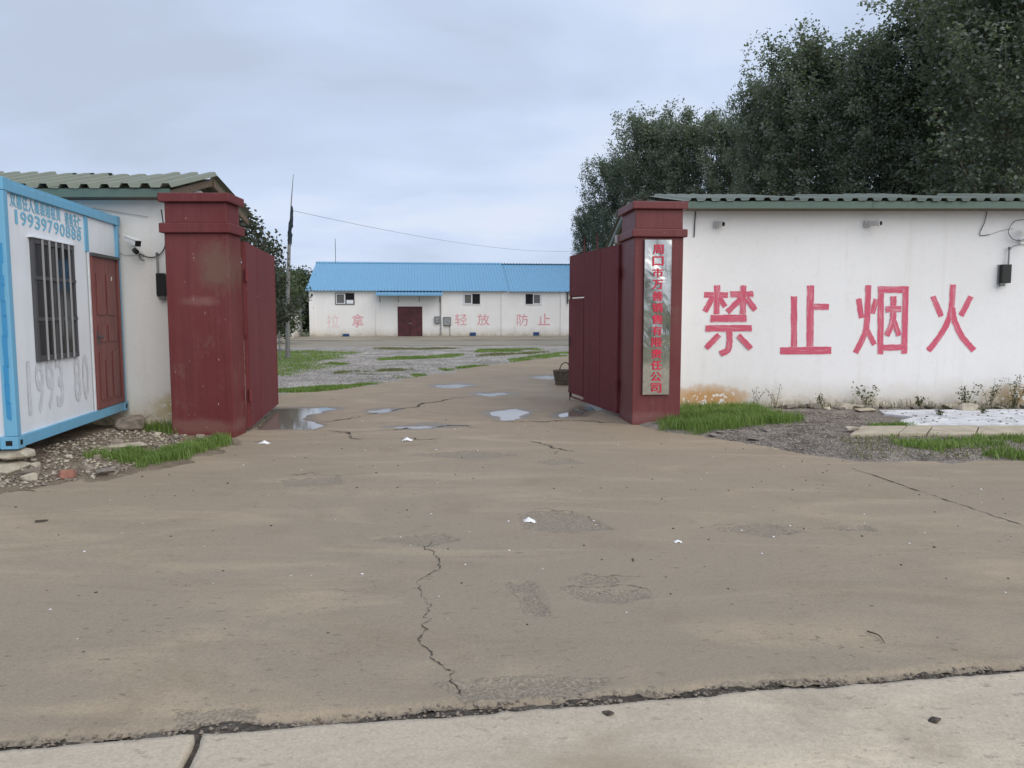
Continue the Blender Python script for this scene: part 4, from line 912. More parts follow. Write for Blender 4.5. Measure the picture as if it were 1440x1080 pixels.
tag(rock('stone_block', (0.42, 0.40, 0.24), 12, 'stone_brown', (-4.98, 9.95, 0.16), 0.3, n=30), 'brown rock propping the far end of the container beside the gatehouse wall', 'stone')
def lz(x, y): return float(left_h(np.array([x]), np.array([y]))[0])
def rz_(x, y): return float(right_h(np.array([x]), np.array([y]))[0])
r_ = random.Random(11)
for i in range(46):
    x = r_.uniform(-4.85, -3.85); y = r_.uniform(6.9, 9.7)
    if sd_poly(np.array([x]), np.array([y]), LEFT_V)[0] < 0.1: continue
    s = r_.uniform(0.05, 0.15) * (1.25 if y < 8 else 0.9); m = r_.choice(['stone_pale', 'stone_brown', 'stone_brown', 'verge', 'brick_red' if i % 5 == 0 else 'stone_brown'])
    lab = {'stone_pale': 'pale rubble stone on the earth bank below the container', 'stone_brown': 'brown rubble stone on the earth bank below the container', 'verge': 'grey rubble lump on the earth bank below the container', 'brick_red': 'reddish brick fragment on the earth bank below the container'}[m]
    tag(rock('rubble_stone', (s * 1.25, s, s * 0.7), 100 + i, m, (x, y, lz(x, y) + s * 0.15), r_.uniform(0, 6), n=14), lab, 'stone', 'rubble below the container')
tag(rock('rubble_stone', (0.20, 0.15, 0.12), 77, 'brick_red', (-4.28, 7.28, lz(-4.28, 7.28) + 0.03), 0.4, n=18), 'largest reddish brick lump, at the front edge of the rubble', 'stone')
tag(rock('concrete_chunk', (0.55, 0.22, 0.07), 78, 'stone_pale', (-4.45, 8.75, lz(-4.45, 8.75) + 0.02), 0.5, n=26), 'flat broken concrete piece in the rubble between the two grass patches', 'stone')
# stones along the foot of the right wall
for i in range(26):
    x = 4.4 + i * 0.17 + r_.uniform(-0.06, 0.06); y = 12.36 + r_.uniform(-0.12, 0.1); s = r_.uniform(0.10, 0.24)
    tag(rock('foundation_stone', (s * 1.4, s, s * 0.55), 200 + i, r_.choice(['stone_brown', 'verge', 'verge', 'stone_pale']), (x, y, rz_(x, y) + s * 0.12), r_.uniform(-0.4, 0.4), n=14), 'small rough stone at the foot of the wall under the pink characters', 'stone', 'stones along the wall foot')
tag(rock('boulder', (0.40, 0.30, 0.22), 301, 'stone_pale', (7.15, 11.95, 0.10), 0.2, n=30), 'rounded brown boulder at the edge of the white slab near the wall', 'stone')
tag(rock('flat_stone', (0.42, 0.26, 0.07), 302, 'tan_slab', (5.55, 12.0, 0.08), 0.1, n=24), 'flat tan stone beside the tip of the white slab', 'stone')
tag(rock('flat_stone', (0.26, 0.16, 0.06), 303, 'stone_pale', (4.42, 9.9, rz_(4.42, 9.9) + 0.05), 0.3, n=20), 'small flat stone lying on the end of the tan kerb slabs', 'stone')
for i, (x, y) in enumerate(((3.0, 9.45), (3.35, 10.0), (3.6, 9.75), (2.6, 9.85), (2.75, 9.9))):
    tag(rock('flat_stone', (0.24, 0.12, 0.035), 310 + i, 'verge', (x, y, rz_(x, y) + 0.012), r_.uniform(0, 3), n=16), 'thin grey stone flake lying beside the long grass on the verge', 'stone', 'stone flakes on the verge')
# small debris meshes (uncountable chips)
def chips(name, n, sampler, hf, smin, smax, mat, seed, flat=0.5):
    r = np.random.default_rng(seed); x, y = sampler(r, n); z = hf(x, y); k = len(x)
    base = np.array([(1, 0, 0), (-1, 0, 0), (0, 1, 0), (0, -1, 0), (0, 0, 1), (0, 0, -1)], float)
    s = r.uniform(smin, smax, k) ** 1.0; a = r.uniform(0, 6.28, k)
    jit = r.uniform(0.6, 1.25, (k, 6, 3)); p = base[None] * jit + r.uniform(-0.25, 0.25, (k, 6, 3)); p[:, :, 2] *= flat
    p *= s[:, None, None] * 0.5; ca, sa = np.cos(a)[:, None], np.sin(a)[:, None]
    px = p[:, :, 0] * ca - p[:, :, 1] * sa; py = p[:, :, 0] * sa + p[:, :, 1] * ca
    V = np.stack([px + x[:, None], py + y[:, None], p[:, :, 2] + (z + s * 0.12)[:, None]], -1).reshape(-1, 3)
    t = np.array([(0, 2, 4), (2, 1, 4), (1, 3, 4), (3, 0, 4), (2, 0, 5), (1, 2, 5), (3, 1, 5), (0, 3, 5)])
    F = (np.arange(k)[:, None, None] * 6 + t[None]).reshape(-1, 3)
    return np_mesh(name, V, F, mat)
def in_poly(poly, bias=None, rag=0.0, rag_s=1.0):
    px = [p[0] for p in poly]; py = [p[1] for p in poly]
    def f(r, n):
        X = r.uniform(min(px), max(px), n * 4); Y = r.uniform(min(py), max(py), n * 4)
        k = sd_poly(X, Y, poly) + (fnoise(X, Y, rag_s, 77, 3) - 0.5) * rag > r.random(len(X)) * rag * 0.5
        if bias is not None: k &= r.random(len(X)) < bias(X, Y)
        return X[k][:n], Y[k][:n]
    return f
rub = [(-5.3, 7.2), (-4.5, 6.8), (-4.0, 7.4), (-3.75, 8.1), (-4.05, 9.3), (-4.2, 9.75), (-5.2, 10.2)]
tag(chips('rubble_chips', 520, in_poly(rub), left_h, 0.02, 0.075, 'stone_pale', 1), 'pale broken chips strewn on the earth bank below the container', 'rubble', kind='stuff')
tag(chips('dark_rubble_chips', 1500, in_poly(rub), left_h, 0.015, 0.065, 'stone_brown', 2), 'brown broken chips and clods on the earth bank below the container', 'rubble', kind='stuff')
vg = [(2.5, 9.9), (3.3, 8.6), (3.8, 8.2), (4.9, 8.2), (5.6, 8.3), (5.8, 9.4), (4.3, 9.6), (4.2, 10.2), (5.5, 10.4), (5.3, 11.6), (4.2, 12.2), (3.4, 11)]
tag(chips('verge_gravel', 6500, in_poly(vg), right_h, 0.010, 0.035, 'verge', 3), 'grey gravel spread over the verge before the white building', 'gravel', kind='stuff')
tag(chips('pale_verge_gravel', 900, in_poly(vg), right_h, 0.012, 0.04, 'stone_pale', 4), 'pale pebbles among the grey gravel of the verge', 'gravel', kind='stuff')
fp = [(-4.2, 3.6), (4.5, 3.6), (4.5, 8.0), (2.2, 10), (1.2, 13), (-2.5, 13), (-3.2, 9), (-4.2, 6.6)]
tag(chips('pale_grit', 90, in_poly(fp), fore_h, 0.008, 0.026, 'paper', 5), 'tiny white scraps and chips scattered on the forecourt', 'litter', kind='stuff')
tag(chips('dark_grit', 170, in_poly(fp), fore_h, 0.008, 0.028, 'twig', 6), 'tiny dark crumbs of soil scattered on the forecourt', 'litter', kind='stuff')
je = lambda r, n: (lambda X: (X, JOINT(X) + r.uniform(-0.05, 0.06, n)))(r.uniform(-4, 4.5, n))
tag(chips('joint_pebbles', 1500, je, lambda x, y: np.full(len(x), -0.016), 0.006, 0.028, 'stone_brown', 7), 'small stones lying in the joint between road and forecourt', 'gravel', kind='stuff')
yg = in_poly([(-5, 15.2), (-3, 17.5), (-1.6, 22), (2, 29), (2, 34), (-12, 34), (-9, 16)], lambda x, y: np.clip((26 / y) ** 2 * 0.5, 0, 1))
tag(chips('yard_gravel', 9000, yg, yard_h, 0.02, 0.055, 'gravel', 8), 'loose grey gravel covering the yard before the warehouse', 'gravel', kind='stuff')
# litter pieces one can pick out
def crumple(loc, s, seed, mat, label, cat='litter'):
    r = np.random.default_rng(seed); n = 9; gx, gy = np.meshgrid(np.linspace(-1, 1, n), np.linspace(-0.7, 0.7, n))
    z = (1 - np.clip(np.hypot(gx, gy), 0, 1)) * 0.55 + r.uniform(-0.12, 0.12, gx.shape)
    z = np.maximum(z, 0.02); gx = gx * (0.75 + 0.25 * r.random(gx.shape)) ; gy = gy * (0.8 + 0.2 * r.random(gx.shape))
    o = np_mesh('crumpled_paper', np.stack([gx * s, gy * s, z * s], -1).reshape(-1, 3), grid_faces(n, n), mat)
    so = o.modifiers.new('thick', 'SOLIDIFY'); so.thickness = 0.002
    o.location = loc; return tag(o, label, cat)
crumple((0.13, 5.84, fore_h(.13, 5.84) + 0.002), 0.062, 3, 'paper', 'crumpled white paper lying on the broken patch of the forecourt')
crumple((-1.32, 9.55, fore_h(-1.32, 9.55) + 0.002), 0.075, 4, 'paper', 'flat white scrap by the long crack in the gateway')
crumple((-3.05, 9.35, fore_h(-3.05, 9.35) + 0.002), 0.07, 5, 'paper', 'white scrap on the forecourt in front of the left gate pillar')
crumple((1.16, 5.25, fore_h(1.16, 5.25) + 0.002), 0.03, 6, 'paper', 'small white scrap among the chips right of the broken patch')
tag(rock('dark_clod', (0.12, 0.09, 0.035), 401, 'twig', (-3.62, 5.78, 0.0), 0.2, n=16), 'dark flat clod lying alone on the forecourt before the earth bank', 'clod')
o = MB().tube(bez([(1.78, 3.72, 0.012), (1.81, 3.66, 0.016), (1.80, 3.58, 0.012)], 5), 0.004, 5, 0.002).build('twig', 'twig'); tag(o, 'thin dark twig on the concrete near the road joint', 'twig')
for i, (x, y, s) in enumerate(((0.385, 2.93, 0.05), (1.66, 2.88, 0.055))):
    tag(rock('clod', (s * 1.2, s * 0.9, s * 0.3), 420 + i, 'joint_soil', (x, y, 0.010), 0.3, n=18), 'dark clod of soil on the pale road slab beside the joint', 'clod', 'clods on the road')
# ------------------------------------------------------------------ slabs before the right building
kx = empty('kerb_slabs', (4.1, 9.6, 0.0), 0.0, 'row of tan concrete slabs between the grass and the white slab', 'paving')
x = 0.15
for i, wd in enumerate((0.62, 0.35, 0.62, 0.95, 0.95, 0.95, 0.95)):
    MB().prism([(x, -0.05 + 0.02 * (i % 2)), (x + wd - 0.012, -0.03), (x + wd + 0.46, 0.68), (x + 0.46, 0.66 - 0.015 * (i % 2))], 'z', 0.0, 0.085 + 0.008 * (i % 3 == 1)).build('slab', 'tan_slab', kx, bevel=0.008)
    x += wd
ws = MB(); wp = [(5.35, 10.36), (7.0, 10.42), (9.5, 10.5), (9.9, 12.1), (8.0, 12.05), (6.8, 12.0), (5.75, 11.95), (5.62, 11.5), (5.9, 11.15), (5.5, 10.8)]
ws.prism(wp, 'z', 0.0, 0.088)
tag(chips('slab_litter', 160, in_poly(wp), lambda x, y: np.full(len(x), 0.087), 0.015, 0.06, 'stone_brown', 9, 0.3), 'brown crumbs and leaves scattered on the white slab', 'litter', kind='stuff')
tag(ws.build('white_slab', 'white_slab', bevel=0.01), 'broken white cement slab lying before the white building', 'paving')
# ================================================================== BASKET
bk = empty('basket', (1.18, 17.1, 0.0), R(20), 'wicker basket with an arched handle standing beside the open right gate leaf', 'basket')
def oval(r, z, n=28): return [(r[0] * math.cos(2 * math.pi * i / n), r[1] * math.sin(2 * math.pi * i / n), z) for i in range(n + 1)]
zb = float(fore_h(1.18, 17.1))
MB().prism([(p[0], p[1]) for p in oval((0.205, 0.15), 0)[:-1]], 'z', zb, zb + 0.015).build('bottom', 'wicker', bk)
for k in range(11):
    t = k / 10; rr = (0.205 + 0.05 * t, 0.15 + 0.035 * t); pts = oval(rr, zb + 0.02 + 0.026 * k, 48)
    pts = [(p[0] * (1 + 0.022 * (-1) ** (i // 2 + k)), p[1] * (1 + 0.022 * (-1) ** (i // 2 + k)), p[2]) for i, p in enumerate(pts)]
    MB().tube(pts, 0.0155, 5, cap=False).build('weave', 'wicker', bk)
MB().tube(oval((0.262, 0.192), zb + 0.315, 36), 0.020, 6, cap=False).build('rim', 'wicker', bk)
for i in range(16):
    a = 2 * math.pi * i / 16; MB().tube([(0.205 * math.cos(a), 0.15 * math.sin(a), zb), (0.26 * math.cos(a), 0.19 * math.sin(a), zb + 0.32)], 0.009, 5).build('stake', 'wicker', bk)
MB().tube([(0.13 * math.cos(t), 0.0 - 0.02 * math.sin(t), zb + 0.30 + 0.20 * math.sin(t)) for t in [math.pi * i / 16 for i in range(17)]], 0.013, 7).build('handle', 'wicker', bk)
# ================================================================== VEGETATION
def leaf_quads(name, C, size, mat, parent, seed, updown=0.35, aspect=0.7, tintnoise=0.5, Cc=None):
    r = np.random.default_rng(seed); n = len(C)
    nrm = r.normal(size=(n, 3)); nrm[:, 2] = np.abs(nrm[:, 2]) + updown; nrm /= np.linalg.norm(nrm, axis=1)[:, None]
    a = np.cross(nrm, r.normal(size=(n, 3))); a /= np.linalg.norm(a, axis=1)[:, None] + 1e-9; b = np.cross(nrm, a)
    s = (size * r.uniform(0.6, 1.25, n))[:, None]
    p0 = C - a * s * 0.55; p1 = C + b * s * 0.5 * aspect + nrm * s * 0.10; p2 = C + a * s * 0.6; p3 = C - b * s * 0.5 * aspect + nrm * s * 0.10
    V = np.stack([p0, p1, p2, p3], 1).reshape(-1, 3); F = np.arange(n * 4).reshape(n, 4)
    t = np.clip(r.random(n) * (1 - tintnoise) + (Cc if Cc is not None else 0.5) * tintnoise, 0, 1)
    return np_mesh(name, V, F, mat, parent, attrs={'tint': ('FACE', t)})
def make_tree(name, H, rad, z0, seed, leaf, nlimb, ntw, nleaf, mat, rise=(0.9, 1.6), twl=1.0, spread=0.32, prof=None, trunk_r=0.16, updir=0.5):
    r = np.random.default_rng(seed); e = empty(name)
    prof = prof or (lambda u: (math.sin(math.pi * min(1, 0.12 + 0.88 * u) ** 0.75) ** 0.75) if u < 1 else 0.05)
    wood = MB(); pts = []; wob = r.normal(0, 0.10, (9, 2)).cumsum(0) * 0.5
    for i in range(9): pts.append((wob[i, 0] * (i > 0), wob[i, 1] * (i > 0), -0.1 + (H * 0.96 + 0.1) * i / 8))
    wood.tube(pts, trunk_r, 8, 0.02)
    tp = lambda z: Vector((np.interp(z, [p[2] for p in pts], [p[0] for p in pts]), np.interp(z, [p[2] for p in pts], [p[1] for p in pts]), z))
    C = []; T = []
    for i in range(nlimb):
        u = (i + r.random()) / nlimb; zs = z0 * 0.75 + (H * 0.93 - z0 * 0.75) * u; az = i * 2.4 + r.normal(0, 0.4)
        Rl = rad * max(0.12, prof(u)) * r.uniform(0.75, 1.15); base = tp(zs); tint = r.random()
        d = Vector((math.cos(az), math.sin(az), 0)); up = r.uniform(*rise)
        L = [base + d * (Rl * t) + Vector((0, 0, Rl * up * (t ** 1.25))) for t in (0, 0.3, 0.6, 1.0)]
        for q in L: q.z = min(q.z, H * 1.02)
        wood.tube(L, max(0.015, trunk_r * 0.33 * (1 - 0.6 * u)), 5, 0.008, cap=False)
        for k in range(ntw):
            t = 0.25 + 0.75 * (k + r.random()) / ntw; f = t * 3; j = min(2, int(f)); p = L[j].lerp(L[j + 1], f - j)
            dd = Vector((*r.normal(0, 1, 2), r.normal(updir, 0.6))).normalized() * (twl * r.uniform(0.5, 1.1)); q = p + dd
            if k % 2 == 0: wood.tube([p, q], 0.010, 4, 0.004, cap=False)
            n = int(nleaf * r.uniform(0.6, 1.4)); s = r.random(n)[:, None]
            c = np.array(p)[None] * (1 - s) + np.array(q)[None] * s + r.normal(0, spread, (n, 3)) * np.array([1, 1, 0.9])
            C.append(c); T.append(np.full(n, 0.65 * tint + 0.35 * r.random()))
    C = np.concatenate(C); T = np.concatenate(T)
    C = C[C[:, 2] > 0.15 * z0] if True else C
    T = T[:len(C)]
    wood.build('trunk', 'trunk', e)
    leaf_quads('crown', C, leaf, mat, e, seed + 5, 0.25, 0.8, 0.6, T)
    return e
protos = [make_tree('poplar_tree', 15, 2.9, 3.0, 21 + i, 0.145, 54, 13, 58, 'poplar', spread=0.19, twl=1.15, rise=(1.0, 2.0), updir=1.0, prof=lambda u: max(0.2, min(1.0, 0.55 + 1.1 * u) * (1 - max(0, u - 0.55) ** 1.6 * 2.2))) for i in range(3)]
def px_x(u, d): return (u - 720) / 1080 * d
TREES = [  # pixel column, distance, height, radius scale, description
    (1405, 27.5, 14.6, 1.10, 'tallest poplar, first of the row behind the white building'),
    (1312, 32.0, 14.8, 1.05, 'poplar second in the row behind the white building'),
    (1215, 33.5, 13.2, 1.0, 'poplar third in the row behind the white building'),
    (1120, 36.0, 13.8, 1.05, 'poplar fourth in the row behind the white building, rising above its neighbours'),
    (1062, 38.5, 12.6, 0.80, 'poplar fifth in the row behind the white building, where the tall trees end'),
    (965, 52.0, 14.4, 0.95, 'rounded poplar behind the name plate pillar'),
    (905, 55.0, 15.2, 1.0, 'broad poplar rising behind the right gate leaf'),
    (858, 58.5, 13.0, 0.90, 'lower poplar beside the end of the blue roof'),
    (825, 62.0, 9.8, 0.85, 'small poplar at the end of the row, low over the blue roof'),
    (1265, 43.0, 14.6, 1.1, None), (1165, 46.0, 15.0, 1.1, None), (1015, 50.0, 13.6, 1.0, None), (1370, 40.0, 17.0, 1.15, None), (1490, 33.0, 15.5, 1.1, None), (1080, 50.0, 14.2, 1.2, None), (925, 62.0, 13.8, 1.2, None), (1445, 45.0, 17.0, 1.2, None)]
used = set()
for i, (u, d, h, rs, lab) in enumerate(TREES):
    k = i % 3; o = protos[k] if k not in used else copy_tree(protos[k]); used.add(k)
    s = h / 15.4; o.location = (px_x(u, d), d, -0.08); o.scale = (s * rs, s * rs, s); o.rotation_euler = (0, 0, i * 1.7)
    tag(o, lab or 'poplar in the back row, showing through gaps between the front poplars', 'tree', 'poplars behind the white building')
# sparse dark tree and bushes beyond the left leaf
t1 = make_tree('sparse_tree', 4.6, 1.5, 1.7, 61, 0.12, 26, 6, 26, 'dark_leaf', rise=(0.25, 0.9), twl=0.55, spread=0.13, trunk_r=0.07)
t1.location = (-7.55, 21.0, 0); tag(t1, 'sparse dark leaved tree behind the left gate leaf', 'tree')
t1b = copy_tree(t1); t1b.location = (-7.55, 23.6, -0.35); t1b.rotation_euler = (0, 0, 2.2); t1b.scale = (0.75, 0.75, 0.88); tag(t1b, 'smaller dark leaved tree close to the pole with the furled flag', 'tree')
full = lambda u: max(0.25, math.sin(math.pi * (0.25 + 0.72 * u)) ** 0.6)
b1 = make_tree('leafy_bush', 3.6, 1.7, 0.5, 71, 0.15, 34, 9, 36, 'bush', rise=(0.2, 0.9), twl=0.6, spread=0.22, prof=full, trunk_r=0.06)
b1.location = (-12.35, 39.5, -0.05); tag(b1, 'dense green bush beside the left end of the warehouse', 'bush')
b2 = copy_tree(b1); b2.location = (-10.2, 31.5, 0.35); b2.rotation_euler = (0, 0, 1.9); b2.scale = (0.9, 0.9, 0.72); tag(b2, 'dark bush between the pole and the low shed', 'bush')
b3 = copy_tree(b1); b3.location = (-14.5, 52.0, -0.05); b3.rotation_euler = (0, 0, 4.0); b3.scale = (1.3, 1.3, 1.15); tag(b3, 'dark bush behind the gable end of the warehouse', 'bush')
# trees across the road, mirrored in the steel plate
for i, (x, y, s) in enumerate(((-7, -46, 1.6), (0, -50, 1.9), (7, -47, 1.5), (13, -52, 1.8), (19, -47, 1.6), (-14, -50, 1.8))):
    b = copy_tree(b1); b.location = (x, y, -0.1); b.scale = (s * 1.5, s, s); b.rotation_euler = (0, 0, i * 1.1)
    tag(b, 'low green bush across the road, mirrored in the steel plate', 'bush', 'bushes across the road')
# ------------------------------------------------------------------ low shed, fence, pole
sh = empty('shed', (-15.6, 46.0, 0), R(6), 'low white shed half hidden by the bushes beyond the yard', 'building')
MB().prism([(0, -0.1), (3.0, -0.1), (3.0, 1.75), (0, 1.55)], 'x', 0.0, 2.5).build('wall', 'plaster_far', sh)
MB().prism([(-0.2, 1.55), (3.2, 1.76), (3.2, 1.84), (-0.2, 1.63)], 'x', -0.2, 2.7).build('roof', 'galv', sh)
fn = empty('fence', (-9.0, 26.2, 0), R(3), 'small grey picket fence at the edge of the yard beside the pole', 'fence')
for i in range(9): MB().box(i * 0.13, i * 0.13 + 0.045, -0.012, 0.012, -0.02, 0.95 + 0.15 * ((i * 37) % 5) / 5).build('picket', 'pole' if i % 3 else 'timber', fn)
for z in (0.3, 0.75): MB().box(-0.05, 1.15, 0.013, 0.035, z, z + 0.045).build('rail', 'pole', fn)
pp = empty('flag_pole', (-7.72, 26.4, 0), 0, 'leaning thin pole with a furled dark flag behind the left gate leaf', 'pole')
mb = MB(); mb.tube([(0, 0, -0.05), (0.06, 0, 2.2), (0.16, 0, 4.0)], 0.085, 10, 0.055); mb.build('lower_pole', 'pole', pp)
MB().tube([(0.155, 0, 3.9), (0.27, 0, 5.4), (0.36, 0, 6.25)], 0.030, 8, 0.008).build('upper_pole', 'pole', pp)
mb = MB(); fl = []
for i in range(15):
    t = i / 14; fl.append((0.155 + 0.135 * t + 0.012 * math.sin(i * 2.1), 0.012 * math.cos(i * 1.7), 3.85 + 1.35 * t))
rr = [0.05, 0.075, 0.085, 0.07, 0.09, 0.08, 0.07, 0.085, 0.075, 0.07, 0.06, 0.055, 0.05, 0.04, 0.03]
V_, n_ = [], 10
for i, p in enumerate(fl):
    for j in range(n_):
        a = 2 * math.pi * j / n_; q = rr[i] * (0.75 + 0.35 * math.sin(3 * a + i * 0.7)); V_.append((p[0] + q * math.cos(a), p[1] + q * math.sin(a), p[2]))
mb.add(V_, [(i * n_ + j, i * n_ + (j + 1) % n_, (i + 1) * n_ + (j + 1) % n_, (i + 1) * n_ + j) for i in range(14) for j in range(n_)] + [tuple(range(n_)), tuple(14 * n_ + j for j in range(n_))])
mb.build('furled_flag', 'flag', pp, smooth=True)
o = MB().tube([Vector((-7.44, 26.4, 5.05)).lerp(Vector((4.6, 62.0, 6.5)), t) - Vector((0, 0, 1.0 * 4 * t * (1 - t) * 0.42)) for t in [i / 24 for i in range(25)]], 0.008, 5).build('overhead_wire', 'cable_grey')
tag(o, 'thin overhead wire sagging from the pole across to the poplars', 'wire')
# ------------------------------------------------------------------ grass
def grass(name, n, sampler, hf, hmin, hmax, wd, mat, seed, label, lean=0.7, cat='grass'):
    r = np.random.default_rng(seed); x, y = sampler(r, n); k = len(x); z = hf(x, y) - 0.01
    h = r.uniform(hmin, hmax, k) * (0.6 + 0.8 * fnoise(x, y, 3.0, seed, 2)); a = r.uniform(0, 6.28, k); ln = r.uniform(0.1, 1, k) * lean * h
    dx, dy = np.cos(a), np.sin(a); w = wd * r.uniform(0.7, 1.3, k); tx, ty = -dy, dx
    P = np.stack([x, y, z], -1); D = np.stack([dx, dy, 0 * dx], -1); Tn = np.stack([tx, ty, 0 * tx], -1); U = np.array([0, 0, 1.0])
    m = P + D * (ln * 0.3)[:, None] + U * (h * 0.6)[:, None]; tip = P + D * ln[:, None] + U * (h * (1 - 0.15 * lean))[:, None]
    V = np.stack([P - Tn * w[:, None], P + Tn * w[:, None], m + Tn * (w * 0.7)[:, None], m - Tn * (w * 0.7)[:, None], tip + Tn * (w * 0.12)[:, None], tip - Tn * (w * 0.12)[:, None]], 1).reshape(-1, 3)
    i = np.arange(k)[:, None] * 6; F = np.concatenate([i + np.array([0, 1, 2, 3]), i + np.array([3, 2, 4, 5])])
    t = np.clip(0.55 * r.random(k) + 0.45 * fnoise(x, y, 2.0, seed + 1, 2), 0, 1); t = np.concatenate([t, t])
    return tag(np_mesh(name, V, F, mat, attrs={'tint': ('FACE', t)}), label, cat, kind='stuff')
def blot(seed, s, thr): return lambda x, y: np.clip((fnoise(x, y, s, seed, 3) - thr) * 9, 0, 1)
gL1 = [(-4.75, 8.25), (-4.2, 7.95), (-3.78, 7.72), (-3.5, 8.3), (-3.38, 9.1), (-3.42, 9.55), (-3.75, 9.5), (-3.95, 9.0), (-4.0, 8.5), (-4.35, 8.55)]
grass('grass', 9000, in_poly(gL1, None, 0.35, 3.0), left_h, 0.03, 0.13, 0.0032, 'grass', 81, 'short green grass at the foot of the left gate pillar and rubble')
grass('grass', 500, in_poly([(-4.9, 9.9), (-4.3, 9.7), (-4.3, 10.3), (-4.8, 10.3)]), left_h, 0.08, 0.18, 0.005, 'grass', 86, 'thin green grass against the gatehouse wall')
gR1 = [(1.85, 10.8), (2.1, 10.3), (2.5, 9.95), (3.1, 10.25), (4.0, 10.7), (4.25, 11.1), (3.9, 11.9), (4.1, 12.4), (2.7, 12.5), (2.35, 11.5)]
grass('grass', 20000, in_poly(gR1, None, 0.5, 2.5), right_h, 0.04, 0.16, 0.0036, 'grass', 82, 'long green grass growing round the foot of the name plate pillar')
gR2 = [(4.45, 8.75), (4.75, 8.15), (6.5, 8.25), (9.5, 8.3), (9.5, 9.55), (4.7, 9.5)]
grass('grass', 12000, in_poly(gR2, blot(83, 1.7, 0.46), 0.3, 2.0), right_h, 0.04, 0.11, 0.0055, 'grass', 83, 'patchy green grass before the row of tan slabs')
grass('dry_grass', 3500, in_poly([(3.7, 8.25), (9.5, 8.3), (9.5, 9.6), (4.1, 9.6)]), right_h, 0.02, 0.07, 0.005, 'dry_grass', 84, 'sparse dry grass among the verge gravel before the tan slabs')
grass('weeds', 420, in_poly([(4.2, 12.2), (9, 12.1), (9, 12.58), (4.2, 12.58)], blot(90, 2.0, 0.42)), right_h, 0.05, 0.18, 0.005, 'weed', 85, 'ragged weeds along the foot of the white wall', cat='weeds')
grass('grass', 700, in_poly([(4.9, 10.25), (5.5, 10.3), (5.55, 10.5), (4.9, 10.5)]), right_h, 0.03, 0.09, 0.005, 'grass', 87, 'narrow tuft of grass at the joint between tan and white slabs')
yz = yard_h
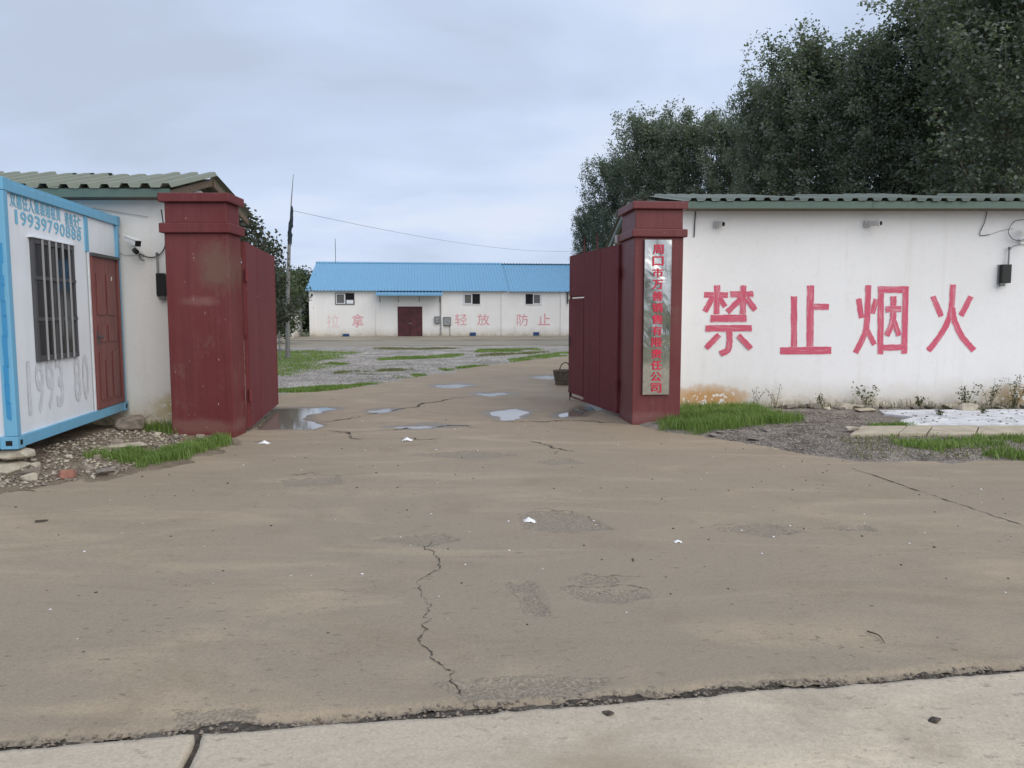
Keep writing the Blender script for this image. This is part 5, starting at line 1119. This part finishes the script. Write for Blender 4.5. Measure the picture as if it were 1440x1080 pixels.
for i, (p, n, m, lab) in enumerate((
    ([(-9.5, 17.5), (-5.7, 18.6), (-5.1, 21.5), (-6.0, 24.8), (-6.0, 28.5), (-5.4, 31.0), (-9.2, 32), (-12, 26)], 14000, 'grass', 'green grass along the left edge of the yard beside the picket fence'),
    ([(-5.2, 14.9), (-3.9, 15.5), (-3.0, 17.0), (-2.7, 17.8), (-3.2, 17.6), (-4.2, 16.2), (-5.4, 15.4)], 4000, 'grass', 'thin grass line along the curved edge of the drive nearest the gate'),
    ([(-2.4, 18.9), (-1.7, 21.2), (-0.6, 23.6), (-1.2, 23.2), (-2.1, 21.4), (-2.9, 18.6)], 4500, 'grass', 'broken grass line along the middle of the curved drive edge'),
    ([(0.0, 24.8), (2.2, 28.8), (4.5, 33.0), (2.6, 31.8), (0.4, 27.4), (-0.4, 25.6)], 5500, 'grass', 'broad grass strip along the far end of the drive edge'),
    ([(-4.6, 19.8), (-2.9, 20.6), (-2.6, 21.8), (-3.8, 21.2), (-4.8, 20.8)], 2500, 'dry_grass', 'dry grass patch in the gravel nearest the gate'),
    ([(-6.2, 22.8), (-5.2, 23.0), (-5.0, 24.2), (-6.0, 24.0)], 1000, 'grass', 'small round grass tuft in the gravel'),
    ([(-4.4, 25.2), (-1.9, 26.8), (-1.6, 29.8), (-3.5, 28.2), (-4.6, 26.6)], 4000, 'grass', 'wide grass patch in the middle of the gravel yard'),
    ([(-1.5, 30.5), (1.2, 31.5), (1.4, 34.0), (-1.4, 33.5)], 4000, 'grass', 'far grass patch at the edge of the warehouse road'),
    ([(-6.0, 32.6), (-2.2, 33.2), (-2.2, 34.8), (-6.2, 34.2)], 2500, 'dry_grass', 'thin dry grass along the warehouse road'),
    ([(-1.6, 26.5), (1.0, 29.5), (1.5, 31.2), (-1.2, 29.8)], 2500, 'dry_grass', 'brownish dry grass between the far gravel patches'))):
    grass('grass' if m == 'grass' else 'dry_grass', n * 2, in_poly(p, blot(120 + i, 0.9, 0.30), 0.3 if i in (1, 2, 3) else 1.0, 0.8), yz, 0.025, 0.075, 0.009, m, 91 + i, lab)
# individual weeds against the walls
def weed(x, y, h, seed, label, hf=right_h, nb=4, leaf=0.045, group=None):
    r = np.random.default_rng(seed); e = empty('weed', (x, y, float(hf(np.array([x]), np.array([y]))[0])), 0, label, 'weed', group); mb = MB(); C = []
    for i in range(nb):
        a = r.uniform(0, 6.28); tip = Vector((math.cos(a) * h * r.uniform(0.15, 0.6), math.sin(a) * h * 0.15, h * r.uniform(0.65, 1.0)))
        P = bez([(0, 0, -0.02), tuple(tip * 0.5 + Vector((0.01, 0, 0.02))), tuple(tip)], 4); mb.tube(P, 0.004, 4, 0.002)
        for q in P[2:]:
            for _ in range(3): C.append(np.array(q) + r.normal(0, leaf * 0.6, 3))
    mb.build('stem', 'weed', e); leaf_quads('leaves', np.array(C), leaf * 0.8, 'weed', e, seed + 1)
for i, (x, y, h, nb, lf, lab) in enumerate((
    (5.80, 12.45, 0.42, 5, 0.055, 'dark upright weed against the wall below the third character'), (3.95, 12.45, 0.34, 3, 0.03, 'thin arching weed beside the rust stain on the wall'), (4.3, 12.45, 0.40, 3, 0.03, 'thin arching weed between grass and gravel at the wall'),
    (7.35, 12.35, 0.38, 7, 0.05, 'bushy brown weed behind the boulder at the wall'), (7.75, 12.4, 0.50, 6, 0.04, 'tall straggly weed near the brown stain on the wall'), (8.15, 12.4, 0.55, 7, 0.045, 'tallest straggly weed at the brown stained wall foot'), (8.45, 12.35, 0.4, 7, 0.05, 'dense dark weed past the tallest one at the wall foot'),
    (6.6, 12.4, 0.22, 5, 0.045, 'low weed among the foundation stones'), (5.0, 12.4, 0.22, 5, 0.04, 'low weed behind the grey gravel at the wall'), (6.35, 11.3, 0.08, 4, 0.04, 'tiny weed growing through the white slab'), (7.1, 11.5, 0.10, 4, 0.04, 'small weed in front of the boulder on the white slab'))):
    weed(x, y, h, 500 + i, lab, right_h if y > 12 else (lambda a, b: np.full(len(a), 0.088)), nb, lf)
